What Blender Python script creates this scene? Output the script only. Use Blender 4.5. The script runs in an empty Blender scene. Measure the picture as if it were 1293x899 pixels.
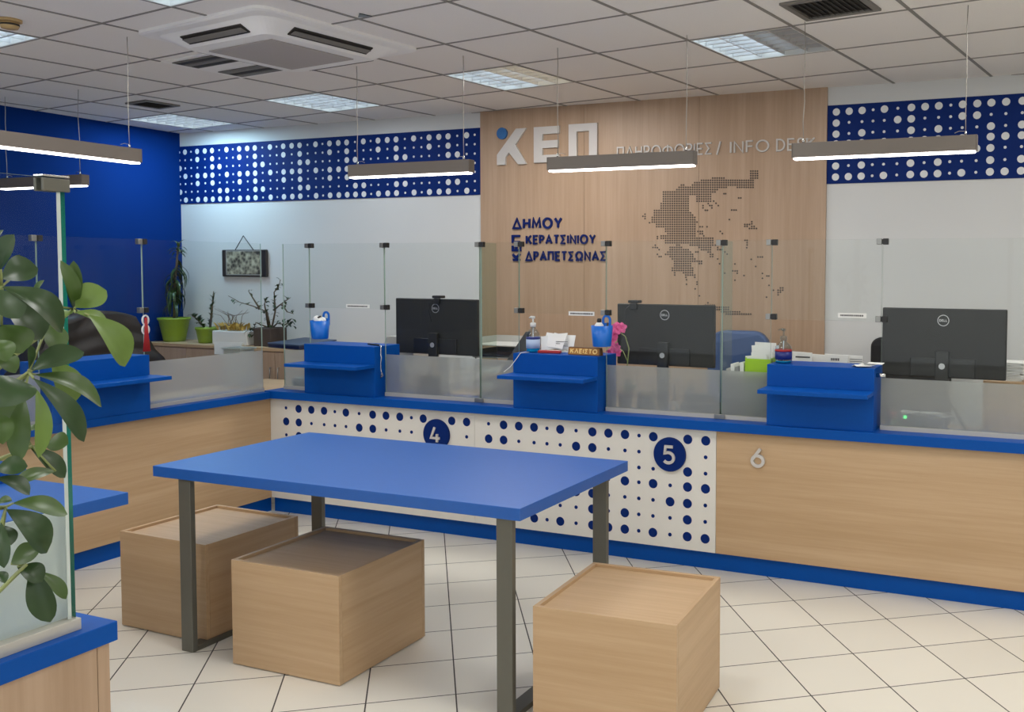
import bpy, math, random
from mathutils import Matrix, Vector, Quaternion
random.seed(7)
sc = bpy.context.scene
COL = sc.collection
PI = math.pi

# ------------------------------------------------------------------ camera
W_, H_ = 1293.0, 899.0
FPX, CX, CY = 1188.99, 834.887, 400.446
cam_d = bpy.data.cameras.new('camera')
cam = bpy.data.objects.new('camera', cam_d)
COL.objects.link(cam)
R_ = (0.92310993, 0.38450751, 0.00469413)
D_ = (0.02350724, -0.04424238, -0.99874422)
F_ = (-0.38381697, 0.92206125, -0.04987929)
cam.matrix_world = Matrix(((R_[0], -D_[0], -F_[0], 0.0),
                           (R_[1], -D_[1], -F_[1], 0.0),
                           (R_[2], -D_[2], -F_[2], 1.625),
                           (0, 0, 0, 1)))
cam_d.sensor_fit = 'HORIZONTAL'
cam_d.sensor_width = 36.0
cam_d.lens = FPX * 36.0 / W_
cam_d.shift_x = 0.5 - CX / W_
cam_d.shift_y = (CY - H_ / 2) / W_
cam_d.clip_start = 0.05
sc.camera = cam

# ------------------------------------------------------------------ world, exposure
world = bpy.data.worlds.new('world')
sc.world = world
world.use_nodes = True
world.node_tree.nodes['Background'].inputs[0].default_value = (0.92, 0.96, 1.0, 1)
world.node_tree.nodes['Background'].inputs[1].default_value = 1.6
sc.view_settings.view_transform = 'Standard'
sc.view_settings.look = 'None'
sc.view_settings.gamma = 1.0
sc.view_settings.use_curve_mapping = False
sc.view_settings.exposure = 0.0
sc.cycles.use_denoising = True
sc.cycles.max_bounces = 10
sc.cycles.transparent_max_bounces = 24
sc.cycles.transmission_bounces = 8
sc.cycles.caustics_reflective = False
sc.cycles.caustics_refractive = False
sc.cycles.sample_clamp_indirect = 4.0

LAMP_W = 13.8          # watts of one fully lit ceiling fixture
PENDANT_E = 6.5        # emission strength of the pendant diffusers

# ------------------------------------------------------------------ colour / material helpers
def L(r, g, b):
    def f(c):
        c /= 255.0
        return c / 12.92 if c <= 0.04045 else ((c + 0.055) / 1.055) ** 2.4
    return (f(r), f(g), f(b), 1.0)

MATS = {}
def newmat(name):
    m = bpy.data.materials.new(name)
    m.use_nodes = True
    nt = m.node_tree
    b = nt.nodes['Principled BSDF']
    MATS[name] = m
    return m, nt, b

def plain(name, col, rough=0.5, metal=0.0, noise=0.0, nscale=30.0, spec=0.5, bump=0.0):
    m, nt, b = newmat(name)
    b.inputs['Base Color'].default_value = col
    b.inputs['Roughness'].default_value = rough
    b.inputs['Metallic'].default_value = metal
    b.inputs['Specular IOR Level'].default_value = spec
    tc = nt.nodes.new('ShaderNodeTexCoord')
    n = nt.nodes.new('ShaderNodeTexNoise')
    n.inputs['Scale'].default_value = nscale
    n.inputs['Detail'].default_value = 3
    nt.links.new(tc.outputs['Object'], n.inputs['Vector'])
    if noise > 0:
        mx = nt.nodes.new('ShaderNodeMix'); mx.data_type = 'RGBA'
        mx.inputs['A'].default_value = tuple(c * (1 - noise) for c in col[:3]) + (1,)
        mx.inputs['B'].default_value = tuple(min(1, c * (1 + noise)) for c in col[:3]) + (1,)
        nt.links.new(n.outputs['Fac'], mx.inputs['Factor'])
        nt.links.new(mx.outputs['Result'], b.inputs['Base Color'])
    if bump > 0:
        bp = nt.nodes.new('ShaderNodeBump')
        bp.inputs['Strength'].default_value = bump
        bp.inputs['Distance'].default_value = 0.002
        nt.links.new(n.outputs['Fac'], bp.inputs['Height'])
        nt.links.new(bp.outputs['Normal'], b.inputs['Normal'])
    return m

def wood(name, c1, c2, axis, rough=0.45, fine=55.0):
    """light oak laminate, grain running along axis 0/1/2"""
    m, nt, b = newmat(name)
    tc = nt.nodes.new('ShaderNodeTexCoord')
    mp = nt.nodes.new('ShaderNodeMapping')
    s = [1.0, 1.0, 1.0]; s[axis] = 0.035
    mp.inputs['Scale'].default_value = s
    nt.links.new(tc.outputs['Object'], mp.inputs['Vector'])
    n1 = nt.nodes.new('ShaderNodeTexNoise'); n1.inputs['Scale'].default_value = fine
    n1.inputs['Detail'].default_value = 5; n1.inputs['Roughness'].default_value = 0.65
    n2 = nt.nodes.new('ShaderNodeTexNoise'); n2.inputs['Scale'].default_value = fine * 0.16
    n2.inputs['Detail'].default_value = 3; n2.inputs['Distortion'].default_value = 0.6
    nt.links.new(mp.outputs['Vector'], n1.inputs['Vector'])
    nt.links.new(mp.outputs['Vector'], n2.inputs['Vector'])
    ad = nt.nodes.new('ShaderNodeMath'); ad.operation = 'ADD'
    nt.links.new(n1.outputs['Fac'], ad.inputs[0]); nt.links.new(n2.outputs['Fac'], ad.inputs[1])
    rp = nt.nodes.new('ShaderNodeMapRange')
    rp.inputs['From Min'].default_value = 0.72; rp.inputs['From Max'].default_value = 1.28
    nt.links.new(ad.outputs[0], rp.inputs['Value'])
    mx = nt.nodes.new('ShaderNodeMix'); mx.data_type = 'RGBA'
    mx.inputs['A'].default_value = c2; mx.inputs['B'].default_value = c1
    nt.links.new(rp.outputs['Result'], mx.inputs['Factor'])
    nt.links.new(mx.outputs['Result'], b.inputs['Base Color'])
    b.inputs['Roughness'].default_value = rough
    return m

def emit(name, col, strength):
    m, nt, b = newmat(name)
    b.inputs['Base Color'].default_value = col
    b.inputs['Emission Color'].default_value = col
    b.inputs['Emission Strength'].default_value = strength
    return m

def clear_glass(name, tint, refl=1.0):
    m, nt, b = newmat(name)
    nt.nodes.remove(b)
    out = [n for n in nt.nodes if n.type == 'OUTPUT_MATERIAL'][0]
    t = nt.nodes.new('ShaderNodeBsdfTransparent'); t.inputs[0].default_value = tint
    g = nt.nodes.new('ShaderNodeBsdfGlossy'); g.inputs['Roughness'].default_value = 0.02
    fr = nt.nodes.new('ShaderNodeFresnel'); fr.inputs['IOR'].default_value = 1.35
    geo = nt.nodes.new('ShaderNodeNewGeometry')
    inv = nt.nodes.new('ShaderNodeMath'); inv.operation = 'SUBTRACT'; inv.inputs[0].default_value = 1.0
    nt.links.new(geo.outputs['Backfacing'], inv.inputs[1])
    mul = nt.nodes.new('ShaderNodeMath'); mul.operation = 'MULTIPLY'
    nt.links.new(fr.outputs[0], mul.inputs[0]); nt.links.new(inv.outputs[0], mul.inputs[1])
    mul2 = nt.nodes.new('ShaderNodeMath'); mul2.operation = 'MULTIPLY'; mul2.inputs[1].default_value = refl
    nt.links.new(mul.outputs[0], mul2.inputs[0])
    mx = nt.nodes.new('ShaderNodeMixShader')
    nt.links.new(mul2.outputs[0], mx.inputs[0]); nt.links.new(t.outputs[0], mx.inputs[1]); nt.links.new(g.outputs[0], mx.inputs[2])
    nt.links.new(mx.outputs[0], out.inputs[0])
    return m

def frosted(name, col, rough, dif):
    m, nt, b = newmat(name)
    nt.nodes.remove(b)
    out = [n for n in nt.nodes if n.type == 'OUTPUT_MATERIAL'][0]
    r = nt.nodes.new('ShaderNodeBsdfRefraction'); r.inputs['Color'].default_value = (0.95, 0.98, 0.96, 1)
    r.inputs['Roughness'].default_value = rough; r.inputs['IOR'].default_value = 1.2
    d = nt.nodes.new('ShaderNodeBsdfDiffuse'); d.inputs[0].default_value = col
    tr = nt.nodes.new('ShaderNodeBsdfTranslucent'); tr.inputs[0].default_value = col
    m1 = nt.nodes.new('ShaderNodeMixShader'); m1.inputs[0].default_value = 0.45
    nt.links.new(d.outputs[0], m1.inputs[1]); nt.links.new(tr.outputs[0], m1.inputs[2])
    m2 = nt.nodes.new('ShaderNodeMixShader'); m2.inputs[0].default_value = dif
    nt.links.new(r.outputs[0], m2.inputs[1]); nt.links.new(m1.outputs[0], m2.inputs[2])
    nt.links.new(m2.outputs[0], out.inputs[0])
    return m

def tiles(name, size, ang, ox, oy, line, c_tile, c_line, rough):
    m, nt, b = newmat(name)
    tc = nt.nodes.new('ShaderNodeTexCoord')
    sep = nt.nodes.new('ShaderNodeSeparateXYZ')
    nt.links.new(tc.outputs['Object'], sep.inputs[0])
    def math_(op, a, bb=None):
        n = nt.nodes.new('ShaderNodeMath'); n.operation = op
        for i, v in enumerate((a, bb)):
            if v is None: continue
            if isinstance(v, (int, float)): n.inputs[i].default_value = v
            else: nt.links.new(v, n.inputs[i])
        return n.outputs[0]
    x = math_('SUBTRACT', sep.outputs[0], ox); y = math_('SUBTRACT', sep.outputs[1], oy)
    ca, sa = math.cos(ang) / size, math.sin(ang) / size
    u = math_('ADD', math_('MULTIPLY', x, ca), math_('MULTIPLY', y, sa))
    v = math_('ADD', math_('MULTIPLY', x, -sa), math_('MULTIPLY', y, ca))
    def dist(q): return math_('ABSOLUTE', math_('SUBTRACT', math_('FRACT', math_('ADD', q, 0.5)), 0.5))
    d = math_('MINIMUM', dist(u), dist(v))
    mask = math_('LESS_THAN', d, line / size / 2)
    cb = nt.nodes.new('ShaderNodeCombineXYZ')
    nt.links.new(math_('FLOOR', u), cb.inputs[0]); nt.links.new(math_('FLOOR', v), cb.inputs[1])
    wn = nt.nodes.new('ShaderNodeTexWhiteNoise'); wn.noise_dimensions = '2D'
    nt.links.new(cb.outputs[0], wn.inputs['Vector'])
    tv = nt.nodes.new('ShaderNodeMix'); tv.data_type = 'RGBA'
    tv.inputs['A'].default_value = tuple(c * 0.95 for c in c_tile[:3]) + (1,)
    tv.inputs['B'].default_value = c_tile
    nt.links.new(wn.outputs['Value'], tv.inputs['Factor'])
    mx = nt.nodes.new('ShaderNodeMix'); mx.data_type = 'RGBA'
    nt.links.new(tv.outputs['Result'], mx.inputs['A']); mx.inputs['B'].default_value = c_line
    nt.links.new(mask, mx.inputs['Factor'])
    nt.links.new(mx.outputs['Result'], b.inputs['Base Color'])
    rr = nt.nodes.new('ShaderNodeMix'); rr.inputs['A'].default_value = rough; rr.inputs['B'].default_value = 0.9
    nt.links.new(mask, rr.inputs['Factor']); nt.links.new(rr.outputs['Result'], b.inputs['Roughness'])
    b.inputs['Specular IOR Level'].default_value = 0.4
    return m

WHITE_WALL = plain('wall_white', L(210, 211, 210), 0.8, noise=0.02, nscale=3)
BLUE_WALL = plain('wall_blue', L(0, 44, 112), 0.85, noise=0.04, nscale=4, spec=0.12)
CEIL = plain('ceiling_tile', L(242, 238, 233), 0.9, noise=0.05, nscale=140, bump=0.15)
CEIL_BAR = plain('ceiling_bar', L(140, 136, 131), 0.6)
FLOOR = tiles('floor_tile', 0.33004, math.radians(36.6833), -3.061, 4.281, 0.0055,
              L(226, 221, 208), L(70, 66, 62), 0.28)
WOOD_X = wood('oak_along_x', L(195, 165, 130), L(179, 148, 111), 0)
WOOD_Y = wood('oak_along_y', L(195, 165, 130), L(179, 148, 111), 1)
WOOD_Z = wood('oak_along_z', L(180, 153, 128), L(165, 137, 111), 2)
WOOD_DK = wood('oak_side', L(186, 152, 118), L(160, 126, 94), 2)
BLUE = plain('blue_laminate', L(0, 75, 159), 0.45, spec=0.15, noise=0.05, nscale=60)
BLUE_TOP = plain('blue_table_laminate', L(0, 84, 168), 0.42, spec=0.8, noise=0.06, nscale=45)
BLUE_PRINT = plain('blue_print', L(0, 36, 104), 0.6, spec=0.15, noise=0.03)
BLUE_LOGO = plain('blue_letter', L(4, 28, 92), 0.5, spec=0.2)
WHITE_PANEL = plain('white_panel', L(222, 219, 212), 0.45, noise=0.02)
WHITE_DOT = plain('white_dot', L(222, 224, 224), 0.6)
WHITE_LET = plain('white_letter', L(198, 194, 190), 0.5)
STEEL = plain('steel', L(150, 150, 146), 0.38, 0.9)
LEGM = plain('grey_leg_metal', L(104, 103, 94), 0.45, 0.35, noise=0.04)
CHROME = plain('chrome', L(205, 205, 203), 0.18, 1.0)
RAIL = plain('rail_aluminium', L(196, 192, 182), 0.4, 0.35)
LAMP_BODY = plain('lamp_housing', L(116, 108, 100), 0.45, 0.3)
WIRE = plain('wire_steel', L(165, 160, 152), 0.4, 0.6)
BLACK = plain('black_plastic', L(30, 30, 30), 0.45, noise=0.08)
DARK = plain('dark_grey', L(48, 48, 48), 0.5)
MON = plain('monitor_plastic', L(46, 46, 44), 0.5, spec=0.3)
MON2 = plain('monitor_recess', L(36, 36, 35), 0.35)
SILVER = plain('logo_silver', L(200, 200, 200), 0.3, 0.5)
WHITE_PL = plain('white_plastic', L(225, 225, 222), 0.4)
GREY_PL = plain('grey_plastic', L(150, 150, 148), 0.5)
GREY_LT = plain('light_grey_plastic', L(190, 188, 184), 0.5)
PAPER = plain('paper', L(236, 236, 232), 0.8, noise=0.02)
CUP_BLUE = plain('cup_blue', L(10, 104, 200), 0.35)
LIME = plain('lime_plastic', L(160, 205, 30), 0.4)
LIME_POT = plain('lime_pot', L(126, 152, 40), 0.45, noise=0.06)
CHAIR_BLUE = plain('chair_blue', L(62, 88, 134), 0.5, noise=0.06)
FABRIC_BK = plain('black_fabric', L(26, 26, 28), 0.8, noise=0.1, nscale=120)
LEATHER = plain('black_leather', L(30, 27, 27), 0.5, noise=0.2, nscale=14, bump=0.5)
RED = plain('red_plastic', L(168, 30, 34), 0.45)
PINK = plain('orchid_pink', L(236, 96, 158), 0.55, noise=0.12)
GREEN_D = plain('leaf_dark', L(44, 66, 34), 0.36, noise=0.25, nscale=18, spec=0.4)
GREEN_M = plain('leaf_mid', L(66, 90, 40), 0.36, noise=0.22, nscale=18, spec=0.4)
GREEN_L = plain('leaf_light', L(96, 120, 56), 0.45, noise=0.18, nscale=18, spec=0.3)
STEMG = plain('stem_green', L(132, 142, 84), 0.5)
STEMB = plain('stem_brown', L(96, 84, 66), 0.7)
DRY = plain('dry_plant', L(176, 142, 62), 0.8, noise=0.25, nscale=40)
DRY2 = plain('dry_stem', L(120, 106, 96), 0.8)
POT_DK = plain('pot_dark', L(74, 62, 54), 0.6, noise=0.1)
TERRA = plain('pot_terracotta', L(150, 92, 64), 0.7, noise=0.08)
SOIL = plain('soil', L(60, 46, 36), 0.9, noise=0.3)
GOLD = plain('sign_gold', L(206, 158, 70), 0.5)
GREY_DK = plain('bookend_grey', L(84, 84, 84), 0.5)
BROWN = plain('sign_brown', L(92, 62, 34), 0.5)
NAVY = plain('navy_folder', L(62, 76, 100), 0.45)
NAVY_D = plain('navy_edge', L(24, 34, 70), 0.5)
TEAL = plain('teal_card', L(92, 150, 160), 0.5)
FRAME_DK = plain('dark_wood', L(50, 44, 40), 0.4, noise=0.2)
LABEL_BL = plain('label_blue', L(30, 44, 120), 0.4)
LABEL_LT = plain('label_pale', L(176, 196, 226), 0.4)
LIQ_B = plain('blue_liquid', L(20, 160, 205), 0.15)
TAN_DET = plain('detector_beige', L(190, 160, 110), 0.5)
INK = plain('ink', L(60, 60, 64), 0.7)
VENT_DK = plain('vent_dark', L(46, 42, 38), 0.7)
VENT_GR = plain('vent_grey', L(120, 116, 110), 0.6)
AC_WHITE = plain('ac_white', L(246, 244, 240), 0.5)
AC_GRILLE = plain('ac_grille', L(178, 171, 166), 0.7, noise=0.25, nscale=260)
DOT_DARK = plain('map_dot', L(74, 62, 54), 0.6)
GLASS = clear_glass('pane_glass', (0.972, 0.984, 0.978, 1))
GLASS_FIN = clear_glass('fin_glass', (0.86, 0.92, 0.885, 1))
GLASS_EDGE = plain('pane_edge', L(150, 172, 160), 0.2)
GLASS_EDGE_G = plain('pane_edge_green', L(20, 110, 88), 0.15)
FROST = frosted('frosted_film', (0.93, 0.94, 0.94, 1), 0.16, 0.38)
FROST2 = frosted('frosted_film_dense', (0.80, 0.86, 0.82, 1), 0.5, 0.72)
BIN = frosted('translucent_bin', (0.7, 0.75, 0.72, 1), 0.4, 0.5)
BOTTLE = clear_glass('bottle_plastic', (0.8, 0.87, 0.92, 1), 1.8)
PEND_E = emit('pendant_diffuser', (1.0, 0.96, 0.94, 1), PENDANT_E)
TUBE_COOL = emit('tube_cool', (0.70, 0.86, 1.0, 1), 5.0)
TUBE_WARM = emit('tube_warm', (1.0, 0.86, 0.62, 1), 2.4)
TUBE_OFF = plain('tube_off', L(220, 220, 215), 0.4)
LOUVRE = plain('louvre_aluminium', L(214, 214, 214), 0.3, 0.45)
LED_G = emit('led_green', (0.1, 1.0, 0.25, 1), 3.0)
LENS = plain('lens_black', L(12, 12, 14), 0.1)

# ------------------------------------------------------------------ mesh helper
WM = {}          # world matrix of every parent
class MB:
    def __init__(s): s.v = []; s.f = []; s.m = []; s.sm = []
    def add(s, vs, fs, m=0, smooth=False):
        o = len(s.v); s.v += [tuple(p) for p in vs]
        for f in fs:
            s.f.append(tuple(o + i for i in f)); s.m.append(m); s.sm.append(smooth)
        return s
    def box(s, x0, x1, y0, y1, z0, z1, m=0, faces=None):
        vs = [(x, y, z) for x in (x0, x1) for y in (y0, y1) for z in (z0, z1)]
        fs = {'-x': (0, 1, 3, 2), '+x': (4, 6, 7, 5), '-y': (0, 4, 5, 1), '+y': (2, 3, 7, 6), '-z': (0, 2, 6, 4), '+z': (1, 5, 7, 3)}
        for k, f in fs.items():
            s.add([vs[i] for i in f], [(0, 1, 2, 3)], (faces or {}).get(k, m))
        s._weld8(); return s
    def _weld8(s):
        pass
    def rbox(s, c, sz, R, m=0):
        vs = [Vector(c) + R @ Vector((x * sz[0] / 2, y * sz[1] / 2, z * sz[2] / 2)) for x in (-1, 1) for y in (-1, 1) for z in (-1, 1)]
        s.add(vs, [(0, 1, 3, 2), (4, 6, 7, 5), (0, 4, 5, 1), (2, 3, 7, 6), (0, 2, 6, 4), (1, 5, 7, 3)], m); return s
    def tube(s, pts, r, n=8, m=0):
        pts = [Vector(p) for p in pts]; rs = r if isinstance(r, (list, tuple)) else [r] * len(pts)
        vs = []; fs = []; prev = None
        for i, p in enumerate(pts):
            t = (pts[min(i + 1, len(pts) - 1)] - pts[max(i - 1, 0)])
            t = t.normalized() if t.length > 1e-9 else Vector((0, 0, 1))
            a = prev - t * prev.dot(t) if prev is not None else t.orthogonal()
            a.normalize(); prev = a; bb = t.cross(a)
            for k in range(n):
                q = 2 * PI * k / n
                vs.append(p + (a * math.cos(q) + bb * math.sin(q)) * rs[i])
        for i in range(len(pts) - 1):
            for k in range(n):
                fs.append((i * n + k, i * n + (k + 1) % n, (i + 1) * n + (k + 1) % n, (i + 1) * n + k))
        s.add(vs, fs, m, True)
        s.add(vs[:n], [tuple(range(n))[::-1]], m); s.add(vs[-n:], [tuple(range(n))], m); return s
    def lathe(s, cx, cy, prof, n=24, m=0, smooth=True, sy=1.0):
        vs = []; fs = []
        for r, z in prof:
            for k in range(n):
                a = 2 * PI * k / n
                vs.append((cx + r * math.cos(a), cy + r * sy * math.sin(a), z))
        for i in range(len(prof) - 1):
            for k in range(n):
                fs.append((i * n + k, i * n + (k + 1) % n, (i + 1) * n + (k + 1) % n, (i + 1) * n + k))
        s.add(vs, fs, m, smooth)
        if prof[0][0] > 1e-4: s.add(vs[:n], [tuple(range(n))[::-1]], m)
        if prof[-1][0] > 1e-4: s.add(vs[-n:], [tuple(range(n))], m)
        return s
    def prism(s, pts, o, ux, uy, d, m=0, mside=None):
        """2-D polygon at origin o spanned by ux, uy, thickness vector d"""
        o, ux, uy, d = Vector(o), Vector(ux), Vector(uy), Vector(d)
        n = len(pts)
        A = [o + ux * a + uy * b for a, b in pts]; B = [p + d for p in A]
        area = sum(pts[i][0] * pts[(i + 1) % n][1] - pts[(i + 1) % n][0] * pts[i][1] for i in range(n))
        fl = (area > 0) != (ux.cross(uy).dot(d) > 0)
        f1 = tuple(range(n)); f2 = tuple(range(n))[::-1]
        s.add(A, [f1 if fl else f2], m); s.add(B, [f2 if fl else f1], m)
        for i in range(n):
            j = (i + 1) % n
            q = (0, 1, 2, 3) if not fl else (3, 2, 1, 0)
            s.add([A[i], A[j], B[j], B[i]], [q], m if mside is None else mside)
        return s
    def disc(s, c, r, ux, uy, d, n=20, m=0, rx=1.0):
        return s.prism([(r * rx * math.cos(2 * PI * k / n), r * math.sin(2 * PI * k / n)) for k in range(n)], c, ux, uy, d, m)
    def sphere(s, c, r, n=12, m=0, sc_=(1, 1, 1)):
        vs = []; fs = []; rows = n // 2
        for i in range(rows + 1):
            th = PI * i / rows
            for k in range(n):
                a = 2 * PI * k / n
                vs.append((c[0] + sc_[0] * r * math.sin(th) * math.cos(a), c[1] + sc_[1] * r * math.sin(th) * math.sin(a), c[2] + sc_[2] * r * math.cos(th)))
        for i in range(rows):
            for k in range(n):
                fs.append((i * n + k, (i + 1) * n + k, (i + 1) * n + (k + 1) % n, i * n + (k + 1) % n))
        return s.add(vs, fs, m, True)
    def leaf(s, b, t, w, up, bend=0.15, fold=0.25, n=8, m=0, shape='oval'):
        b, t = Vector(b), Vector(t); ax = t - b; ln = ax.length
        if ln < 1e-5: return s
        ax.normalize(); up = Vector(up); up = up - ax * up.dot(ax)
        if up.length < 1e-4: up = ax.orthogonal()
        up.normalize(); sd = ax.cross(up)
        vs = []; fs = []
        for i in range(n + 1):
            u = i / n
            if shape == 'oval': ww = (math.sin(PI * (u ** 1.35)) ** 0.62 if 0 < u < 1 else 0.03)
            else: ww = (1 - u) ** 0.7 * min(1, u * 5 + 0.35)
            c = b + ax * ln * u + up * (math.sin(PI * u) * bend * ln - 0.35 * bend * ln * u)
            for j, q in enumerate((-1, -0.5, 0, 0.5, 1)):
                vs.append(c + sd * (q * ww * w / 2) + up * (abs(q) * fold * ww * w / 2))
        for i in range(n):
            for j in range(4):
                fs.append((i * 5 + j, i * 5 + j + 1, (i + 1) * 5 + j + 1, (i + 1) * 5 + j))
        return s.add(vs, fs, m, True)
    def build(s, name, mats, parent=None, loc=(0, 0, 0), local=False, bevel=0.0, seg=2):
        """vertices are in world space unless local; linked as one object"""
        if not isinstance(mats, (list, tuple)): mats = [mats]
        if parent is not None:
            P = WM[parent.name]
        else:
            P = Matrix.Translation(Vector(loc))
        inv = P.inverted()
        vs = [Vector(v) for v in s.v] if local else [inv @ Vector(v) for v in s.v]
        me = bpy.data.meshes.new(name)
        me.from_pydata([tuple(v) for v in vs], [], s.f)
        for mm in mats: me.materials.append(mm)
        me.polygons.foreach_set('material_index', s.m)
        me.polygons.foreach_set('use_smooth', s.sm)
        import bmesh
        bm = bmesh.new(); bm.from_mesh(me)
        bmesh.ops.remove_doubles(bm, verts=bm.verts, dist=1e-6)
        bm.to_mesh(me); bm.free(); me.update()
        o = bpy.data.objects.new(name, me); COL.objects.link(o)
        if parent is not None:
            o.parent = parent; WM[o.name] = P
        else:
            o.matrix_world = P; WM[o.name] = P
        if bevel > 0:
            bv = o.modifiers.new('bevel', 'BEVEL'); bv.width = bevel; bv.segments = seg
            bv.limit_method = 'ANGLE'; bv.angle_limit = math.radians(50)
        return o

def tag(o, label, cat, group=None, kind=None):
    if label: o['label'] = label
    if cat: o['category'] = cat
    if group: o['group'] = group
    if kind: o['kind'] = kind
    return o
def thing(name, label, cat, loc=(0, 0, 0), rz=0.0, group=None):
    o = bpy.data.objects.new(name, None); COL.objects.link(o)
    o.empty_display_size = 0.1
    o.location = loc; o.rotation_euler = (0, 0, rz)
    WM[o.name] = Matrix.Translation(Vector(loc)) @ Matrix.Rotation(rz, 4, 'Z')
    return tag(o, label, cat, group)
def struct(o, label=None):
    o['kind'] = 'structure'
    if label: o['label'] = label
    return o

# ------------------------------------------------------------------ stroke lettering
def arc(cx, cy, rx, ry, a0, a1, n=12):
    return [(cx + rx * math.cos(math.radians(a0 + (a1 - a0) * i / n)), cy + ry * math.sin(math.radians(a0 + (a1 - a0) * i / n))) for i in range(n + 1)]
GL = {
 'K': (0.62, [[(0, 0), (0, 1)], [(0.6, 1), (0.03, 0.45)], [(0.2, 0.6), (0.62, 0)]]),
 'E': (0.5, [[(0.5, 0), (0, 0), (0, 1), (0.5, 1)], [(0, 0.52), (0.45, 0.52)]]),
 'P': (0.5, [[(0, 0), (0, 1), (0.25, 1)] + arc(0.25, 0.74, 0.25, 0.26, 90, -90)[1:] + [(0, 0.48)]]),
 'PI': (0.62, [[(0, 0), (0, 1), (0.62, 1), (0.62, 0)]]),
 'LA': (0.74, [[(0, 0), (0.37, 1), (0.74, 0)]]),
 'A': (0.74, [[(0, 0), (0.37, 1), (0.74, 0)], [(0.13, 0.32), (0.61, 0.32)]]),
 'DE': (0.78, [[(0.39, 0.0), (0, 0), (0.39, 1), (0.78, 0), (0.39, 0.0)]]),
 'H': (0.6, [[(0, 0), (0, 1)], [(0.6, 0), (0.6, 1)], [(0, 0.52), (0.6, 0.52)]]),
 'O': (0.86, [arc(0.43, 0.5, 0.43, 0.5, 0, 360, 28)]),
 'PHI': (0.92, [arc(0.46, 0.5, 0.46, 0.36, 0, 360, 28), [(0.46, -0.02), (0.46, 1.02)]]),
 'I': (0.0, [[(0, 0), (0, 1)]]),
 'SI': (0.56, [[(0.56, 0), (0, 0), (0.33, 0.5), (0, 1), (0.56, 1)]]),
 'N': (0.62, [[(0, 0), (0, 1), (0.62, 0), (0.62, 1)]]),
 'M': (0.78, [[(0, 0), (0.08, 1), (0.39, 0.2), (0.7, 1), (0.78, 0)]]),
 'Y': (0.64, [[(0, 1), (0.32, 0.45), (0.64, 1)], [(0.32, 0.45), (0.32, 0)]]),
 'T': (0.56, [[(0, 1), (0.56, 1)], [(0.28, 1), (0.28, 0)]]),
 'OM': (0.86, [[(0.02, 0), (0.28, 0)] + arc(0.43, 0.56, 0.4, 0.44, 245, -65, 22) + [(0.58, 0), (0.84, 0)]]),
 '/': (0.3, [[(0, -0.12), (0.3, 1.1)]]),
 'F': (0.46, [[(0, 0), (0, 1), (0.46, 1)], [(0, 0.52), (0.42, 0.52)]]),
 'D': (0.62, [[(0, 0), (0, 1), (0.2, 1)] + arc(0.2, 0.5, 0.42, 0.5, 90, -90, 16)[1:] + [(0, 0)]]),
 'S': (0.46, [arc(0.23, 0.76, 0.21, 0.24, 40, 250, 12) + arc(0.23, 0.25, 0.23, 0.25, 75, -140, 14)]),
 'L': (0.46, [[(0, 1), (0, 0), (0.46, 0)]]),
 '4': (0.6, [[(0.26, 1), (0, 0.27), (0.6, 0.27)], [(0.42, 0.55), (0.42, 0)]]),
 '5': (0.56, [[(0.5, 1), (0.1, 1), (0.05, 0.58)] + arc(0.25, 0.32, 0.3, 0.32, 120, -140, 16)]),
 '6': (0.58, [arc(0.29, 0.3, 0.28, 0.3, 0, 360, 24), [(0.42, 1), (0.05, 0.42)]]),
 ' ': (0.3, []),
}
def stroke_poly(pts, w):
    """mitred outline quads of an open polyline"""
    P = [Vector(p) for p in pts]; n = len(P); Lf = []; Rt = []
    closed = (P[0] - P[-1]).length < 1e-6
    for i in range(n):
        if closed and i in (0, n - 1):
            a = (P[-1] - P[-2]).normalized(); b = (P[1] - P[0]).normalized()
        else:
            a = (P[i] - P[i - 1]).normalized() if i > 0 else (P[1] - P[0]).normalized()
            b = (P[i + 1] - P[i]).normalized() if i < n - 1 else a
        na = Vector((-a.y, a.x)); nb = Vector((-b.y, b.x)); mt = na + nb
        if mt.length < 1e-3: mt = na
        mt.normalize(); k = w / 2 / max(0.7, mt.dot(na))
        Lf.append(P[i] + mt * k); Rt.append(P[i] - mt * k)
    return Lf, Rt
def glyph(mb, g, o, ux, uy, d, h, w, m=0):
    """one raised letter: strokes of width w, height h, relief vector d"""
    o, ux, uy, d = Vector(o), Vector(ux), Vector(uy), Vector(d)
    wid, sts = GL[g]
    d0 = d
    for si, st in enumerate(sts):
        d = d0 * (1 + .05 * si)
        pts = [(x * h, y * (h - w) + w / 2) for x, y in st]
        Lf, Rt = stroke_poly(pts, w)
        to = lambda p: o + ux * p.x + uy * p.y
        n = len(Lf); vs = [to(p) for p in Lf] + [to(p) for p in Rt]
        vs = vs + [v + d for v in vs]; fs = []
        for i in range(n - 1):
            fs.append((2 * n + i, 2 * n + i + 1, 3 * n + i + 1, 3 * n + i))
            fs.append((i, n + i, n + i + 1, i + 1))
            fs.append((i, i + 1, 2 * n + i + 1, 2 * n + i))
            fs.append((n + i, 3 * n + i, 3 * n + i + 1, n + i + 1))
        fs.append((0, 2 * n, 3 * n, n)); fs.append((n - 1, 2 * n - 1, 4 * n - 1, 3 * n - 1))
        mb.add(vs, fs, m)
    return wid * h
def text_width(gs, h, w, gap): return sum(GL[g][0] * h for g in gs) + (len(gs) - 1) * (gap + w)
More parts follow.
